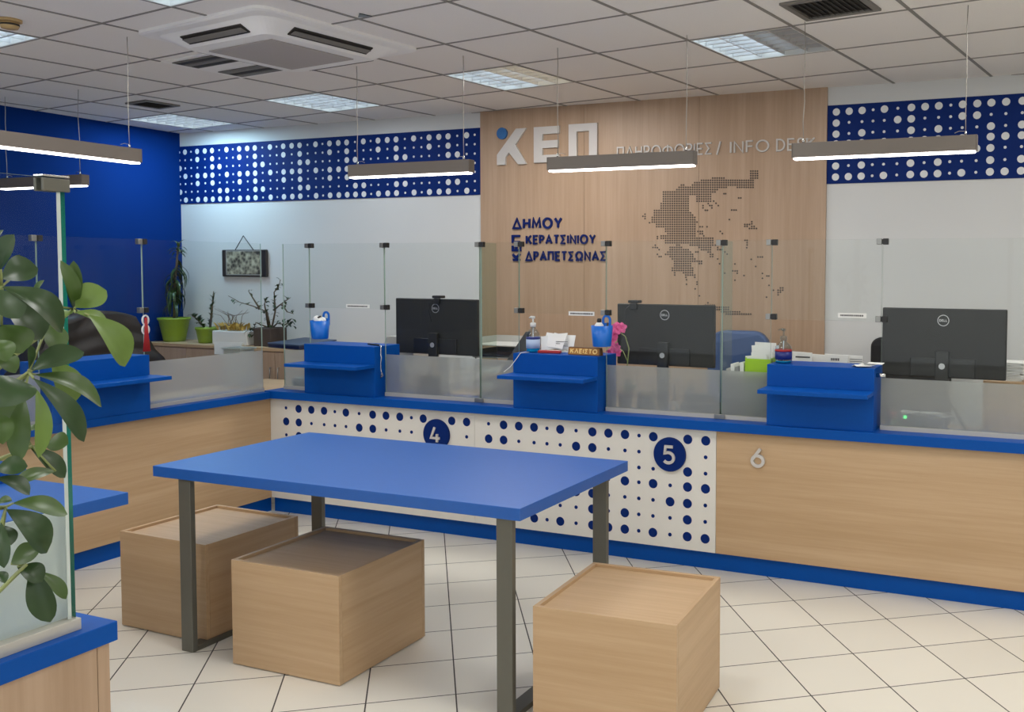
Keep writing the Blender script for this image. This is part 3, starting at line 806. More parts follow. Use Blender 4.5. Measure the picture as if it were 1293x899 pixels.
# ================================================================== CEILING THINGS
def local_frame(c, ang): return Matrix.Translation(Vector((c[0], c[1], 0))) @ Matrix.Rotation(ang, 4, 'Z')
lit = {(5, 4): ('cool', 'cool', 1.55), (2, 4): ('cool', 'cool', .5), (-1, 4): ('cool', 'warm', 1.7), (-4, 4): ('cool', 'off2', .6)}
names = {(5, 4): 'square ceiling light with bluish tubes nearest the blue wall', (2, 4): 'square ceiling light with bluish tubes above the hanging picture', (-1, 4): 'square ceiling light half bluish half yellow above the white letters',
         (-4, 4): 'square ceiling light with one bright bluish half and one dull half', (2, 0): 'square ceiling light cut by the left edge beside the smoke detector', (-1, 0): 'square ceiling light cut by the top edge behind the air conditioner'}
def fixture(key, c):
    lab = names.get(key, 'square louvred ceiling light behind the camera')
    t = thing('ceiling_light', lab, 'ceiling light', (c.x, c.y, ZC), GA, 'square louvred ceiling lights')
    h = .297
    A = MB()
    A.box(-h, h, -h, h, .085, .095); A.box(-h, -h + .008, -h, h, 0, .085); A.box(h - .008, h, -h, h, 0, .085)
    A.box(-h, h, -h, -h + .008, 0, .085); A.box(-h, h, h - .008, h, 0, .085)
    A.build('housing', WHITE_PL, t, local=True)
    F = MB()
    for x0, x1, y0, y1 in ((-.3, -.285, -.3, .3), (.285, .3, -.3, .3), (-.285, .285, -.3, -.285), (-.285, .285, .285, .3)): F.box(x0, x1, y0, y1, -.004, .001)
    F.build('frame', WHITE_PL, t, local=True)
    Lv = MB()
    for k in range(1, 4):
        x = -.285 + .57 * k / 4; Lv.box(x - .0035, x + .0035, -.285, .285, .004, .042)
    for k in range(1, 7):
        y = -.285 + .57 * k / 7; Lv.box(-.285, .285, y - .006, y + .006, .006, .044)
    Lv.build('louvre', LOUVRE, t, local=True)
    st = lit.get(key, ('cool', 'cool', 1.0))
    for k in range(4):
        x = -.285 + .57 * (k + .5) / 4
        s = st[0] if k >= 2 else st[1]      # +x of the grid is the +x side of the room
        s = st[1] if k >= 2 else st[0]
        mm = TUBE_COOL if s == 'cool' else TUBE_WARM if s == 'warm' else TUBE_OFF
        MB().tube([(x, -.275, .062), (x, .275, .062)], .014, 10).build('tube', mm, t, local=True)
    ld = bpy.data.lights.new('fixture_lamp', 'AREA'); ld.shape = 'SQUARE'; ld.size = .54
    back = key[1] < 0
    ld.energy = LAMP_W * st[2] * (1.0 if key[1] == 4 else 1.0)
    ld.color = (.50, .80, 1.0) if key == (5, 4) else (.86, .93, 1.0) if key == (2, 4) else (1.0, .975, .94)
    lo = bpy.data.objects.new('fixture_lamp', ld); COL.objects.link(lo)
    lo.parent = t; lo.location = (0, 0, -.008)
for key in sorted(FIX): fixture(key, FIX[key])

def cell(a, b): p = gp(a, b); return (p.x, p.y)
# ceiling cassette air conditioner
c = cell(.19, 2.16)
t = thing('air_conditioner', 'large white ceiling cassette air conditioner with a grey square grille', 'air conditioner', (c[0], c[1], ZC), GA)
def rrect(a, b, r, n=6):
    out = []
    for cx, cy, s in ((a - r, b - r, 0), (-a + r, b - r, 90), (-a + r, -b + r, 180), (a - r, -b + r, 270)):
        for i in range(n + 1):
            q = math.radians(s + 90 * i / n); out.append((cx + r * math.cos(q), cy + r * math.sin(q)))
    return out
mb = MB()
def ringed(mb, la, za, lb, zb):
    n = len(la); mb.add([(x, y, za) for x, y in la] + [(x, y, zb) for x, y in lb], [(i, n + i, n + (i + 1) % n, (i + 1) % n) for i in range(n)], 0, False)
o1 = rrect(.52, .52, .07); o2 = rrect(.505, .505, .08); o3 = rrect(.455, .455, .09); o4 = rrect(.345, .345, .06)
ringed(mb, o1, .0, o1, -.014); ringed(mb, o1, -.014, o2, -.02); ringed(mb, o2, -.02, o3, -.024); ringed(mb, o3, -.024, o4, -.078)
n = len(o4); mb.add([(x, y, -.078) for x, y in o4], [tuple(range(n))[::-1]])
mb.add([(x, y, 0) for x, y in o1], [tuple(range(n))])
mb.build('panel', AC_WHITE, t, local=True)
MB().box(-.262, .262, -.262, .262, -.084, -.0785).build('grille', AC_GRILLE, t, local=True, bevel=.003)
for k in range(4):
    Rk = Matrix.Rotation(PI / 2 * k, 3, 'Z')
    V = MB(); V.rbox(Rk @ Vector((0, .400, -.0535)), (.50, .062, .008), Rk @ Matrix.Rotation(math.radians(26), 3, 'X'))
    V.build('air_slot', VENT_DK, t, local=True)
    F2 = MB(); F2.rbox(Rk @ Vector((0, .404, -.062)), (.485, .036, .003), Rk @ Matrix.Rotation(math.radians(18), 3, 'X'))
    F2.build('vane', VENT_GR, t, local=True)
# ceiling hatch with two slots
c = cell(1.55, 2.56)
t = thing('ceiling_vent', 'square ceiling vent with two grey slots just in front of the air conditioner', 'vent', (c[0], c[1], ZC), GA)
MB().box(-.275, .275, -.275, .275, -.006, .0).build('plate', AC_WHITE, t, local=True, bevel=.002)
for s in (-1, 1):
    f = MB(); y = s * .15
    f.box(-.215, .215, y - .085, y + .085, -.012, -.0065); f.build('slot_frame', VENT_GR, t, local=True, bevel=.002)
    for q in (-1, 0, 1):
        MB().box(-.2, .2, y + q * .05 - .018, y + q * .05 + .018, -.0145, -.0125).build('slot', VENT_DK if (q == 0) == (s > 0) else VENT_GR, t, local=True)
# slatted vents
def vent(c, w, d, nsl, lab):
    t = thing('ceiling_vent', lab, 'vent', (c[0], c[1], ZC), GA)
    f = MB()
    for x0, x1, y0, y1 in ((-w, -w + .03, -d, d), (w - .03, w, -d, d), (-w + .03, w - .03, -d, -d + .03), (-w + .03, w - .03, d - .03, d)): f.box(x0, x1, y0, y1, -.012, 0)
    f.build('frame', VENT_GR, t, local=True, bevel=.002)
    MB().box(-w + .03, w - .03, -d + .03, d - .03, -.002, -.0005).build('opening', VENT_DK, t, local=True)
    s = MB()
    for k in range(nsl):
        x = -w + .03 + (2 * w - .06) * (k + .5) / nsl
        s.rbox((x, 0, -.007), (.014, 2 * d - .062, .0018), Matrix.Rotation(math.radians(35), 3, 'Y'))
    s.build('slats', VENT_DK, t, local=True)
vent(cell(-4.5, 3.6), .19, .165, 11, 'dark slatted square ceiling vent at the top right')
vent(cell(4.47, 3.48), .135, .135, 8, 'small dark slatted ceiling vent near the blue wall')
c = cell(-1.05, 1.95)
tag(MB().prism([(0, 0), (.075, .012), (.05, -.05)], (c[0], c[1], ZC - .0055), (1, 0, 0), (0, 1, 0), (0, 0, .004)).build('ceiling_gap', LENS, loc=(c[0], c[1], ZC)), 'small black gap in the ceiling tiles behind the air conditioner', 'gap')
# smoke detector
c = (-4.86, 3.16)
t = thing('smoke_detector', 'round beige smoke detector on the ceiling at the top left', 'smoke detector', (c[0], c[1], ZC))
MB().lathe(0, 0, [(.05, -.014), (.055, -.012), (.055, 0)], 28).build('base', TAN_DET, t, local=True)
MB().lathe(0, 0, [(.02, -.05), (.036, -.046), (.042, -.034), (.042, -.0145)], 28).build('sensor', TAN_DET, t, local=True)
MB().lathe(0, 0, [(.0425, -.032), (.0435, -.031), (.0435, -.024), (.0425, -.023)], 28).build('slot_ring', VENT_DK, t, local=True)

# ---------------------------------------------------------------- pendant lamps
def pendant(cx, cy, ztop, length, along, lab, tilt=0.0):
    ang = 0 if along == 'x' else PI / 2
    t = thing('pendant_lamp', lab, 'lamp', (cx, cy, ztop), ang, 'linear pendant lamps')
    a = length / 2; w = .028; h = .072
    sh = lambda x: x * tilt
    body = MB(); body.prism([(-w, 0), (w, 0), (w, -h), (-w, -h)], (-a, 0, 0), (0, 1, 0), (0, 0, 1), (2 * a, 0, 0))
    body.build('housing', LAMP_BODY, t, local=True, bevel=.002)
    for s in (-1, 1):
        x0, x1 = (-a - .004, -a - .0002) if s < 0 else (a + .0002, a + .004)
        MB().box(x0, x1, -w, w, -h, 0).build('end_cap', LAMP_BODY, t, local=True, bevel=.001)
    MB().box(-a + .004, a - .004, -w + .004, w - .004, -h - .010, -h - .0005).build('diffuser', PEND_E, t, local=True, bevel=.004)
    for s in (-1, 1):
        x = s * (a - .05)
        rnd = random.Random(int((cx + s) * 77))
        L_ = ZC - ztop
        pts = [(x, 0, .012)] + [(x + rnd.uniform(-.004, .004) * (1 if 0 < k < 6 else .0), rnd.uniform(-.003, .003), .012 + (L_ - .012) * k / 6) for k in range(1, 7)]
        wr = MB().tube(pts, .0022, 6); wr.tube([(x, 0, .02), (x - .03 * s, 0, .022), (x - .05 * s, .004, .014)], .0016, 6); wr.build('wire', WIRE, t, local=True)
        MB().lathe(x, 0, [(.006, .0002), (.006, .012), (.003, .022)], 10).build('wire_grip', CHROME, t, local=True)
pendant(-3.585, 4.67, 2.262, .875, 'x', 'grey linear pendant lamp in front of the left dotted band')
pendant(-2.205, 4.70, 2.256, .875, 'x', 'grey linear pendant lamp in front of the large white letters')
pendant(-.785, 4.66, 2.262, .875, 'x', 'grey linear pendant lamp in front of the right dotted band')
pendant(-4.63, 3.24, 2.27, .88, 'y', 'grey linear pendant lamp at the left edge, nearer to the camera')
pendant(-6.70, 4.56, 2.272, .88, 'x', 'grey linear pendant lamp farther back at the left, seen over the foreground screen')

# ================================================================== BEHIND THE COUNTER
# staff desks
def desk(x0, x1, y0, y1, z, lab):
    t = thing('staff_desk', lab, 'desk', ((x0 + x1) / 2, (y0 + y1) / 2, 0))
    MB().box(x0, x1, y0, y1, z - .025, z).build('desktop', WOOD_X, t, bevel=.001)
    n = 0
    if x1 - x0 > y1 - y0:
        for x in (x0 + .05, (x0 + x1) / 2, x1 - .05): MB().box(x - .012, x + .012, y0 + .04, y1 - .04, 0, z - .0255).build('leg', WOOD_Y, t)
    else:
        for y in (y0 + .05, (y0 + y1) / 2, y1 - .05): MB().box(x0 + .04, x1 - .04, y - .012, y + .012, 0, z - .0255).build('leg', WOOD_X, t)
desk(-4.7, 1.2, 5.03, 5.60, .745, 'long oak desk behind the numbered counter, under the monitors')
desk(-5.78, -5.06, 2.2, 5.70, .745, 'oak desk behind the plain oak counter at the left')

def monitor(cx, y, zc, w, h, rz, lab, webcam=None):
    t = thing('monitor', lab, 'monitor', (cx, y, .745), rz, 'black desktop monitors')
    z = zc - .745
    MB().box(-w / 2, w / 2, -.0, .028, z - h / 2, z + h / 2).build('screen_back', MON, t, local=True, bevel=.006, seg=3)
    MB().box(-w / 2 + .006, w / 2 - .006, .0285, .030, z - h / 2 + .006, z + h / 2 - .006).build('screen', LENS, t, local=True)
    MB().box(-w * .26, w * .26, -.012, -.0005, z - h / 2 + .006, z - h / 2 + .105).build('port_cover', MON2, t, local=True, bevel=.003)
    MB().box(-.035, .035, -.036, -.0125, .012, z - .04).build('stand', MON2, t, local=True, bevel=.004)
    MB().box(-.12, .12, -.12, .08, 0, .012).build('foot', MON2, t, local=True, bevel=.004)
    MB().disc((0, -.0365, z - h / 2 + .065), .016, EX, EZ, (0, -.003, 0), 18).build('cable_hole_ring', SILVER, t, local=True)
    lg = MB(); R0, R1 = .030, .0265; N = 36
    zz = z + h / 2 - .063
    for k in range(N):
        a0, a1 = 2 * PI * k / N, 2 * PI * (k + 1) / N
        q = [(r * math.cos(a), -.0018, zz + r * math.sin(a)) for r, a in ((R0, a0), (R1, a0), (R1, a1), (R0, a1))]
        lg.add(q, [(0, 3, 2, 1)])
    x = -.0195
    for g in ('D', 'E', 'L', 'L'):
        glyph(lg, g, (x, -.0005, zz - .0065), EX, EZ, (0, -.0012, 0), .013, .0026); x += GL[g][0] * .013 + .0040
    lg.build('logo', SILVER, t, local=True)
    if webcam is not None:
        wt = thing('webcam', webcam[1], 'webcam', tuple(WM[t.name] @ Vector((webcam[0], 0, z + h / 2))), rz)
        MB().box(-.022, .022, -.02, -.0015, -.034, .004).build('clip', BLACK, wt, local=True, bevel=.003)
        MB().box(-.036, .036, -.018, .034, .0045, .022).build('body', BLACK, wt, local=True, bevel=.005)
        MB().tube([(0, .0345, .013), (0, .038, .013)], .007, 12).build('lens', LENS, wt, local=True)
        MB().tube([(-.022, -.021, -.01), (-.045, -.03, -.03), (-.05, -.03, -.09), (-.035, -.025, -.15)], .0022, 6).build('cable', BLACK, wt, local=True)
ym = 5.16
monitor(-3.762, ym, 1.245, .66, .368, math.radians(-1.5), 'black monitor with a webcam behind the pane above number 4', (.02, 'black webcam clipped on the monitor above number 4'))
monitor(-2.125, ym, 1.239, .63, .366, math.radians(-1.2), 'black monitor beside the pink orchid', (-.2, 'black webcam clipped on the monitor beside the orchid'))
monitor(-.533, ym, 1.245, .635, .368, math.radians(0), 'largest looking black monitor at the right end')

# office chairs
def chair(x, y, rz, w, ztop, bh, mat, lab, round_top=.12):
    t = thing('office_chair', lab, 'chair', (x, y, 0), rz)
    # backrest faces local -y side of the counter with its rear towards +y
    Q = MB(); n = 12
    prof = rrect(w / 2, bh / 2, round_top, 6)
    z0 = ztop - bh / 2
    def pt(px, pz, dy): return (px, dy - .35 * px * px + .05, z0 + pz)
    N = len(prof)
    vs = [pt(a, b, -.035) for a, b in prof] + [pt(a * .96, b * .96, -.05) for a, b in prof] + [pt(a, b, .02) for a, b in prof]
    fs = [(i, (i + 1) % N, N + (i + 1) % N, N + i)[::-1] for i in range(N)] + [(i, (i + 1) % N, 2 * N + (i + 1) % N, 2 * N + i) for i in range(N)]
    Q.add(vs, fs, 0, True)
    Q.add(vs[N:2 * N], [tuple(range(N))[::-1]]); Q.add(vs[2 * N:], [tuple(range(N))])
    Q.build('backrest', mat, t, local=True)
    S = MB(); S.prism(rrect(w / 2, .24, .09), (0, -.27, .44), EX, (0, 1, 0), (0, 0, .07)); S.build('seat', mat, t, local=True, bevel=.012)
    MB().tube([(0, -.20, .425), (0, .045, .44), (0, .075, .55), (0, .075, z0 - bh * .2)], .022, 8).build('back_support', BLACK, t, local=True)
    MB().lathe(0, -.26, [(.028, .10), (.028, .44)], 14).build('column', BLACK, t, local=True)
    for k in range(5):
        a = 2 * PI * k / 5 + .3
        dx, dy = math.cos(a), math.sin(a)
        MB().tube([(.02 * dx, -.26 + .02 * dy, .105), (.27 * dx, -.26 + .27 * dy, .075)], [.026, .016], 8).build('base_leg', BLACK, t, local=True)
        MB().sphere((.28 * dx, -.26 + .28 * dy, .03), .03, 10).build('caster', BLACK, t, local=True)
    return t
chair(-1.985, 6.14, PI * 0, .44, 1.212, .52, CHAIR_BLUE, 'blue office chair behind the green holder of papers')
chair(-.834, 6.15, 0, .50, 1.196, .55, FABRIC_BK, 'black office chair mostly hidden by the rightmost monitor', .06)
tl = chair(-6.05, 4.36, PI / 2, .62, 1.27, .72, FABRIC_BK, 'black office chair under the draped jacket behind the left counter', .08)
# leather jacket over its back
J = MB(); nx, nz = 22, 14
front = []
for side in (0, 1):
    g = []
    for j in range(nz + 1):
        v = j / nz
        for i in range(nx + 1):
            u = i / nx
            wv = .44 + .36 * v
            y = 4.40 + (u - .5) * wv * 1.25 + .02 * math.sin(9 * u + 5 * v) + .05 * v
            z = 1.315 - v * .42 - .05 * abs(u - .45) ** 1.5 - .02 * math.sin(6 * u + 1)
            x = -6.05 + (.10 if side == 0 else -.14) + (.016 * math.sin(14 * u + 3 * v) + .010 * math.sin(23 * v + 4 * u)) * (1 if side == 0 else -1) * (.3 + v) + (.05 * v if side == 0 else -.05 * v)
            g.append((x, y, z))
    front.append(g)
fs = [(j * (nx + 1) + i, j * (nx + 1) + i + 1, (j + 1) * (nx + 1) + i + 1, (j + 1) * (nx + 1) + i) for j in range(nz) for i in range(nx)]
J.add(front[0], fs, 0, True); J.add(front[1], [f[::-1] for f in fs], 0, True)
M_ = nx + 1
J.add(front[0][:M_] + front[1][:M_], [(i, M_ + i, M_ + i + 1, i + 1) for i in range(nx)], 0, True)
for e in (0, nx):
    A = [front[0][j * M_ + e] for j in range(nz + 1)] + [front[1][j * M_ + e] for j in range(nz + 1)]
    J.add(A, [(j, j + 1, nz + 1 + j + 1, nz + 1 + j) for j in range(nz)], 0, True)
tag(J.build('jacket', LEATHER, loc=(-6.05, 4.4, .9)), 'black leather jacket draped over the chair behind the left counter', 'jacket')

# low cabinets along the back wall with potted plants
t = thing('low_cabinet', 'low oak cabinet against the back wall carrying the potted plants', 'cabinet', (-6.5, 6.15, 0))
MB().box(-7.47, -5.45, 5.98, 6.375, .08, .935).build('carcass', WOOD_Z, t)
MB().box(-7.478, -5.44, 5.96, 6.378, .9355, .962).build('top', WOOD_X, t, bevel=.001)
MB().box(-7.45, -5.47, 6.0, 6.37, 0, .0795).build('plinth', WOOD_DK, t)
for k in range(4):
    x0 = -7.465 + k * .503
    d = MB().box(x0 + .003, x0 + .500, 5.962, 5.979, .09, .925).build('door', WOOD_Z, t, bevel=.001)
    hx = x0 + (.46 if k % 2 == 0 else .045)
    MB().tube([(hx, 5.961, .80), (hx, 5.945, .80), (hx, 5.945, .70), (hx, 5.961, .70)], .004, 8).build('handle', STEEL, d)
ZK = .962
def leaves(mb, items):
    for b, tt, w, up, kw in items: mb.leaf(b, tt, w, up, **kw)
# tall dracaena in lime pot
x, y = -7.325, 6.15
t = thing('potted_plant', 'tall plant with narrow drooping leaves in a large lime green pot', 'plant', (x, y, ZK), 0, 'potted plants on the low cabinet')
MB().lathe(x, y, [(.088, ZK), (.094, ZK + .02), (.125, ZK + .185), (.138, ZK + .2), (.138, ZK + .215), (.12, ZK + .215), (.115, ZK + .19)], 28).build('pot', LIME_POT, t)
MB().lathe(x, y, [(.118, ZK + .185), (.0, ZK + .19)], 24).build('soil', SOIL, t)
MB().tube([(x, y, ZK + .18), (x + .012, y, 1.45), (x + .05, y, 1.70), (x + .075, y, 1.84)], [.013, .011, .009, .006], 8).build('stem', STEMB, t)
rnd = random.Random(3); lf = MB()
for k in range(64):
    u = rnd.random(); z = 1.30 + .54 * u
    a = rnd.uniform(0, 2 * PI); ln = rnd.uniform(.16, .26) * (1 if u < .85 else .75)
    bx = x + .012 + .065 * max(0, (z - 1.42) / .42); rr = ln * (.42 if u < .85 else .6)
    drop = ln * (.85 if u < .75 else .1 - .3 * (u > .93))
    tx = bx + rr * math.cos(a); ty = min(y + rr * math.sin(a) * .8, YB - .03)
    tx = max(tx, XL + .02)
    lf.leaf((bx, y, z), (tx, ty, z - drop), rnd.uniform(.028, .038), (math.cos(a) * .3, math.sin(a) * .3, 1), bend=.25, n=6, shape='blade', m=0 if u < .7 or rnd.random() < .4 else 1)
lf.build('foliage', [GREEN_D, GREEN_M], t)
# small lime pot
x, y = -6.92, 6.14
t = thing('potted_plant', 'small plant with one tall upright spike in a small lime green pot', 'plant', (x, y, ZK), 0, 'potted plants on the low cabinet')
MB().lathe(x, y, [(.066, ZK), (.07, ZK + .02), (.086, ZK + .115), (.093, ZK + .12), (.093, ZK + .14), (.08, ZK + .14), (.075, ZK + .12)], 24).build('pot', LIME_POT, t)
MB().lathe(x, y, [(.078, ZK + .118), (0, ZK + .122)], 20).build('soil', SOIL, t)
st = MB(); st.tube([(x + .04, y, ZK + .12), (x + .06, y, 1.20), (x + .095, y, 1.42)], [.011, .010, .004], 7); st.tube([(x - .02, y, ZK + .12), (x - .09, y, 1.16), (x - .17, y, 1.20)], .005, 6); st.build('stem', STEMB, t)
lf = MB(); rnd = random.Random(5)
for k in range(30):
    u = k / 29; p = Vector((x - .02 - .15 * u, y, ZK + .12 + .12 * u)); a = rnd.uniform(0, 2 * PI)
    lf.leaf(p, p + Vector((.05 * math.cos(a), .05 * math.sin(a), rnd.uniform(.0, .06))), .026, (0, 0, 1), n=4, m=0)
for k in range(34):
    u = k / 33; p = Vector((x + .04 + .05 * u, y, ZK + .14 + .27 * u)); a = rnd.uniform(0, 2 * PI)
    lf.leaf(p, p + Vector((.035 * math.cos(a), .03 * math.sin(a), .045)), .016, (0, 0, 1), n=4, m=0)
lf.build('foliage', [GREEN_D], t)
# white planter with dry plant
x, y = -6.575, 6.12
t = thing('potted_plant', 'dry yellowish plant in a low white planter', 'plant', (x, y, ZK), 0, 'potted plants on the low cabinet')
MB().box(x - .18, x + .22, y - .07, y + .07, ZK, ZK + .12).build('planter', WHITE_PL, t, bevel=.008)
lf = MB(); rnd = random.Random(9)
for k in range(90):
    p = Vector((x + rnd.uniform(-.15, .15), y + rnd.uniform(-.05, .05), ZK + .12)); a = rnd.uniform(0, 2 * PI)
    lf.leaf(p, p + Vector((.05 * math.cos(a), .03 * math.sin(a), rnd.uniform(.02, .08))), .022, (0, 0, 1), n=4)
lf.build('foliage', DRY, t)
st = MB()
for k in range(12):
    a = rnd.uniform(-1, 1); q = Vector((x + rnd.uniform(-.08, .08), y, ZK + .15))
    st.tube([q, q + Vector((a * .08, rnd.uniform(-.03, .03), .10)), q + Vector((a * .22, rnd.uniform(-.04, .04), .10 + .06 * rnd.random()))], [.003, .0025, .0012], 5)
st.build('dry_stems', DRY2, t)
# branching plant in dark pot
x, y = -6.19, 6.15
t = thing('potted_plant', 'branching plant with bare twigs in a dark square pot', 'plant', (x, y, ZK), 0, 'potted plants on the low cabinet')
MB().prism([(-.095, -.095), (.095, -.095), (.095, .095), (-.095, .095)], (x, y, ZK), EX, (0, 1, 0), (0, 0, .155)).build('pot', POT_DK, t, bevel=.008)
MB().box(x - .08, x + .08, y - .08, y + .08, ZK + .1555, ZK + .158).build('soil', SOIL, t)
z0 = ZK + .157
br = [[(0, 0, z0), (-.03, 0, 1.25), (-.16, -.03, 1.30), (-.30, -.04, 1.33), (-.42, -.05, 1.385)], [(-.1, -.02, 1.285), (-.18, -.02, 1.38), (-.22, -.02, 1.43)], [(.02, 0, z0), (.04, .02, 1.26), (.03, .02, 1.42), (.08, .02, 1.47), (.105, .02, 1.53)],
      [(.045, 0, 1.27), (.15, -.03, 1.32), (.26, -.03, 1.38)], [(.16, -.03, 1.325), (.24, -.05, 1.26), (.31, -.05, 1.245)], [(.03, 0, z0), (.12, -.04, 1.16), (.22, -.05, 1.15), (.27, -.06, 1.18)], [(-.02, 0, z0), (-.03, -.03, 1.32), (.0, -.04, 1.36)], [(-.03, 0, z0), (-.11, -.05, 1.16), (-.13, -.06, 1.09)]]
st = MB(); lf = MB(); rnd = random.Random(12)
for b in br:
    pts = [Vector((x + p[0], y + p[1], p[2])) for p in b]
    st.tube(pts, [.008 - .0055 * i / (len(pts) - 1) for i in range(len(pts))], 6)
    for i in range(len(pts) - 1):
        for k in range(6):
            if rnd.random() < .35: continue
            p = pts[i].lerp(pts[i + 1], rnd.random()); a = rnd.uniform(0, 2 * PI)
            lf.leaf(p, p + Vector((.04 * math.cos(a), .035 * math.sin(a), rnd.uniform(-.03, .04))), .026, (0, 0, 1), n=4)
for b, n_ in ((br[7], 12), (br[5], 14)):
    for k in range(n_):
        p = Vector((x, y, 0)) + Vector(b[-1]) + Vector((rnd.uniform(-.05, .04), rnd.uniform(-.03, .03), rnd.uniform(-.05, .03))); a = rnd.uniform(0, 2 * PI)
        lf.leaf(p, p + Vector((.05 * math.cos(a), .04 * math.sin(a), -.03)), .03, (0, 0, 1), n=4)
st.build('branches', STEMB, t); lf.build('foliage', GREEN_D, t)
# papers hanging over the cabinet edge, folder, bin
tag(MB().prism([(0, 0), (.30, 0), (.33, .035), (.0, .03)], (-6.62, 5.95, ZK + .001), EX, (0, 0, 1), (0, .012, 0)).prism([(0, -.075), (.15, -.075), (.24, 0), (.0, 0)], (-6.62, 5.95, ZK + .001), EX, (0, 0, 1), (0, .004, 0)).build('paper_sheet', PAPER, loc=(-6.5, 5.95, ZK)), 'white sheets of paper hanging over the cabinet edge below the dry plant', 'paper')
t = thing('folder', 'dark blue grey folder lying on the low cabinet right of the branching plant', 'folder', (-5.83, 6.05, ZK))
R = Matrix.Rotation(math.radians(4), 3, 'X')
Rz = Matrix.Rotation(math.radians(-12), 3, 'Z')
MB().rbox((-5.82, 6.13, ZK + .047), (.44, .36, .012), Rz @ R).build('cover', NAVY, t, bevel=.002)
MB().rbox((-5.82, 6.13, ZK + .02), (.43, .35, .036), Rz).build('contents', NAVY_D, t, bevel=.002)
t = thing('storage_bin', 'translucent white storage bin behind the left glass below the branching plant', 'bin', (-5.615, 5.27, .745))
MB().box(-5.70, -5.53, 5.20, 5.34, .746, 1.02).build('tub', BIN, t, bevel=.01)
MB().box(-5.71, -5.52, 5.19, 5.35, 1.0205, 1.034).build('lid', BIN, t, bevel=.004)
# framed picture on a cord
t = thing('picture', 'dark framed black and white picture hanging by a cord on the back wall', 'picture', (-6.69, YB - .02, 1.66))
MB().box(-6.955, -6.425, YB - .028, YB - .004, 1.548, 1.79).build('frame', FRAME_DK, t, bevel=.008)
pm, nt, b = newmat('picture_print')
tc = nt.nodes.new('ShaderNodeTexCoord'); vo = nt.nodes.new('ShaderNodeTexVoronoi'); vo.inputs['Scale'].default_value = 28
no = nt.nodes.new('ShaderNodeTexNoise'); no.inputs['Scale'].default_value = 14; no.inputs['Detail'].default_value = 6
cr = nt.nodes.new('ShaderNodeValToRGB'); cr.color_ramp.elements[0].position = .55; cr.color_ramp.elements[1].position = 1.0
cr.color_ramp.elements[0].color = L(48, 45, 40); cr.color_ramp.elements[1].color = L(190, 184, 160)
md = nt.nodes.new('ShaderNodeMath'); md.operation = 'MULTIPLY_ADD'; md.inputs[1].default_value = .5
nt.links.new(tc.outputs['Object'], vo.inputs['Vector']); nt.links.new(tc.outputs['Object'], no.inputs['Vector'])
nt.links.new(vo.outputs['Distance'], md.inputs[0]); nt.links.new(no.outputs['Fac'], md.inputs[2])
nt.links.new(md.outputs[0], cr.inputs[0]); nt.links.new(cr.outputs[0], b.inputs['Base Color'])
MB().box(-6.895, -6.49, YB - .031, YB - .0282, 1.57, 1.775).build('print', pm, t)
MB().box(-6.903, -6.482, YB - .0298, YB - .0281, 1.562, 1.783).build('mount_line', GREY_PL, t)
MB().tube([(-6.80, YB - .02, 1.785), (-6.705, YB - .014, 1.915), (-6.58, YB - .02, 1.785)], .004, 6).build('cord', BLACK, t)

# ================================================================== SMALL THINGS ON THE STANDS
ZS = 1.138
def pump_bottle(x, y, r, hb, body_mat, liq, liq_h, lab1, lab2, lab, pump_mat):
    t = thing('sanitizer_bottle', lab, 'bottle', (x, y, ZS), PI * .85, 'pump bottles on the stands')
    MB().lathe(0, 0, [(r * .9, .0005), (r, .006), (r, hb * .62), (r * .93, hb * .74), (r * .6, hb * .88), (r * .36, hb * .94), (r * .34, hb)], 28).build('body', body_mat, t, local=True)
    MB().lathe(0, 0, [(r * .86, .003), (r * .94, .008), (r * .94, liq_h), (r * .94, liq_h + .0005)], 28).build('liquid', liq, t, local=True)
    MB().lathe(0, 0, [(r * 1.012, hb * .16), (r * 1.012, hb * .52)], 28).build('label', lab1, t, local=True)
    MB().lathe(0, 0, [(r * 1.02, hb * .52), (r * 1.02, hb * .60)], 28).build('label_band', lab2, t, local=True)
    MB().lathe(0, 0, [(r * .42, hb + .0005), (r * .42, hb + .022), (r * .3, hb + .026)], 20).build('collar', pump_mat, t, local=True)
    P = MB(); P.lathe(0, 0, [(.005, hb + .0265), (.005, hb + .05)], 10); P.lathe(0, 0, [(.012, hb + .05), (.012, hb + .064)], 14)
    P.tube([(0, 0, hb + .058), (.02, 0, hb + .059), (.04, 0, hb + .052)], [.007, .006, .004], 8)
    P.build('pump', pump_mat, t, local=True)
    MB().tube([(0, 0, hb), (.002, 0, .012)], .003, 6).build('dip_tube', WHITE_PL, t, local=True)
    return t
pump_bottle(-2.832, 4.835, .041, .148, BOTTLE, LIQ_B, .045, LABEL_LT, LABEL_BL, 'clear pump bottle with turquoise liquid on the stand above panel 5', WHITE_PL)
pump_bottle(-1.312, 4.84, .045, .118, BOTTLE, LIQ_B, .012, LABEL_BL, RED, 'clear pump bottle with a dark blue and red label on the stand above number 6', BOTTLE)
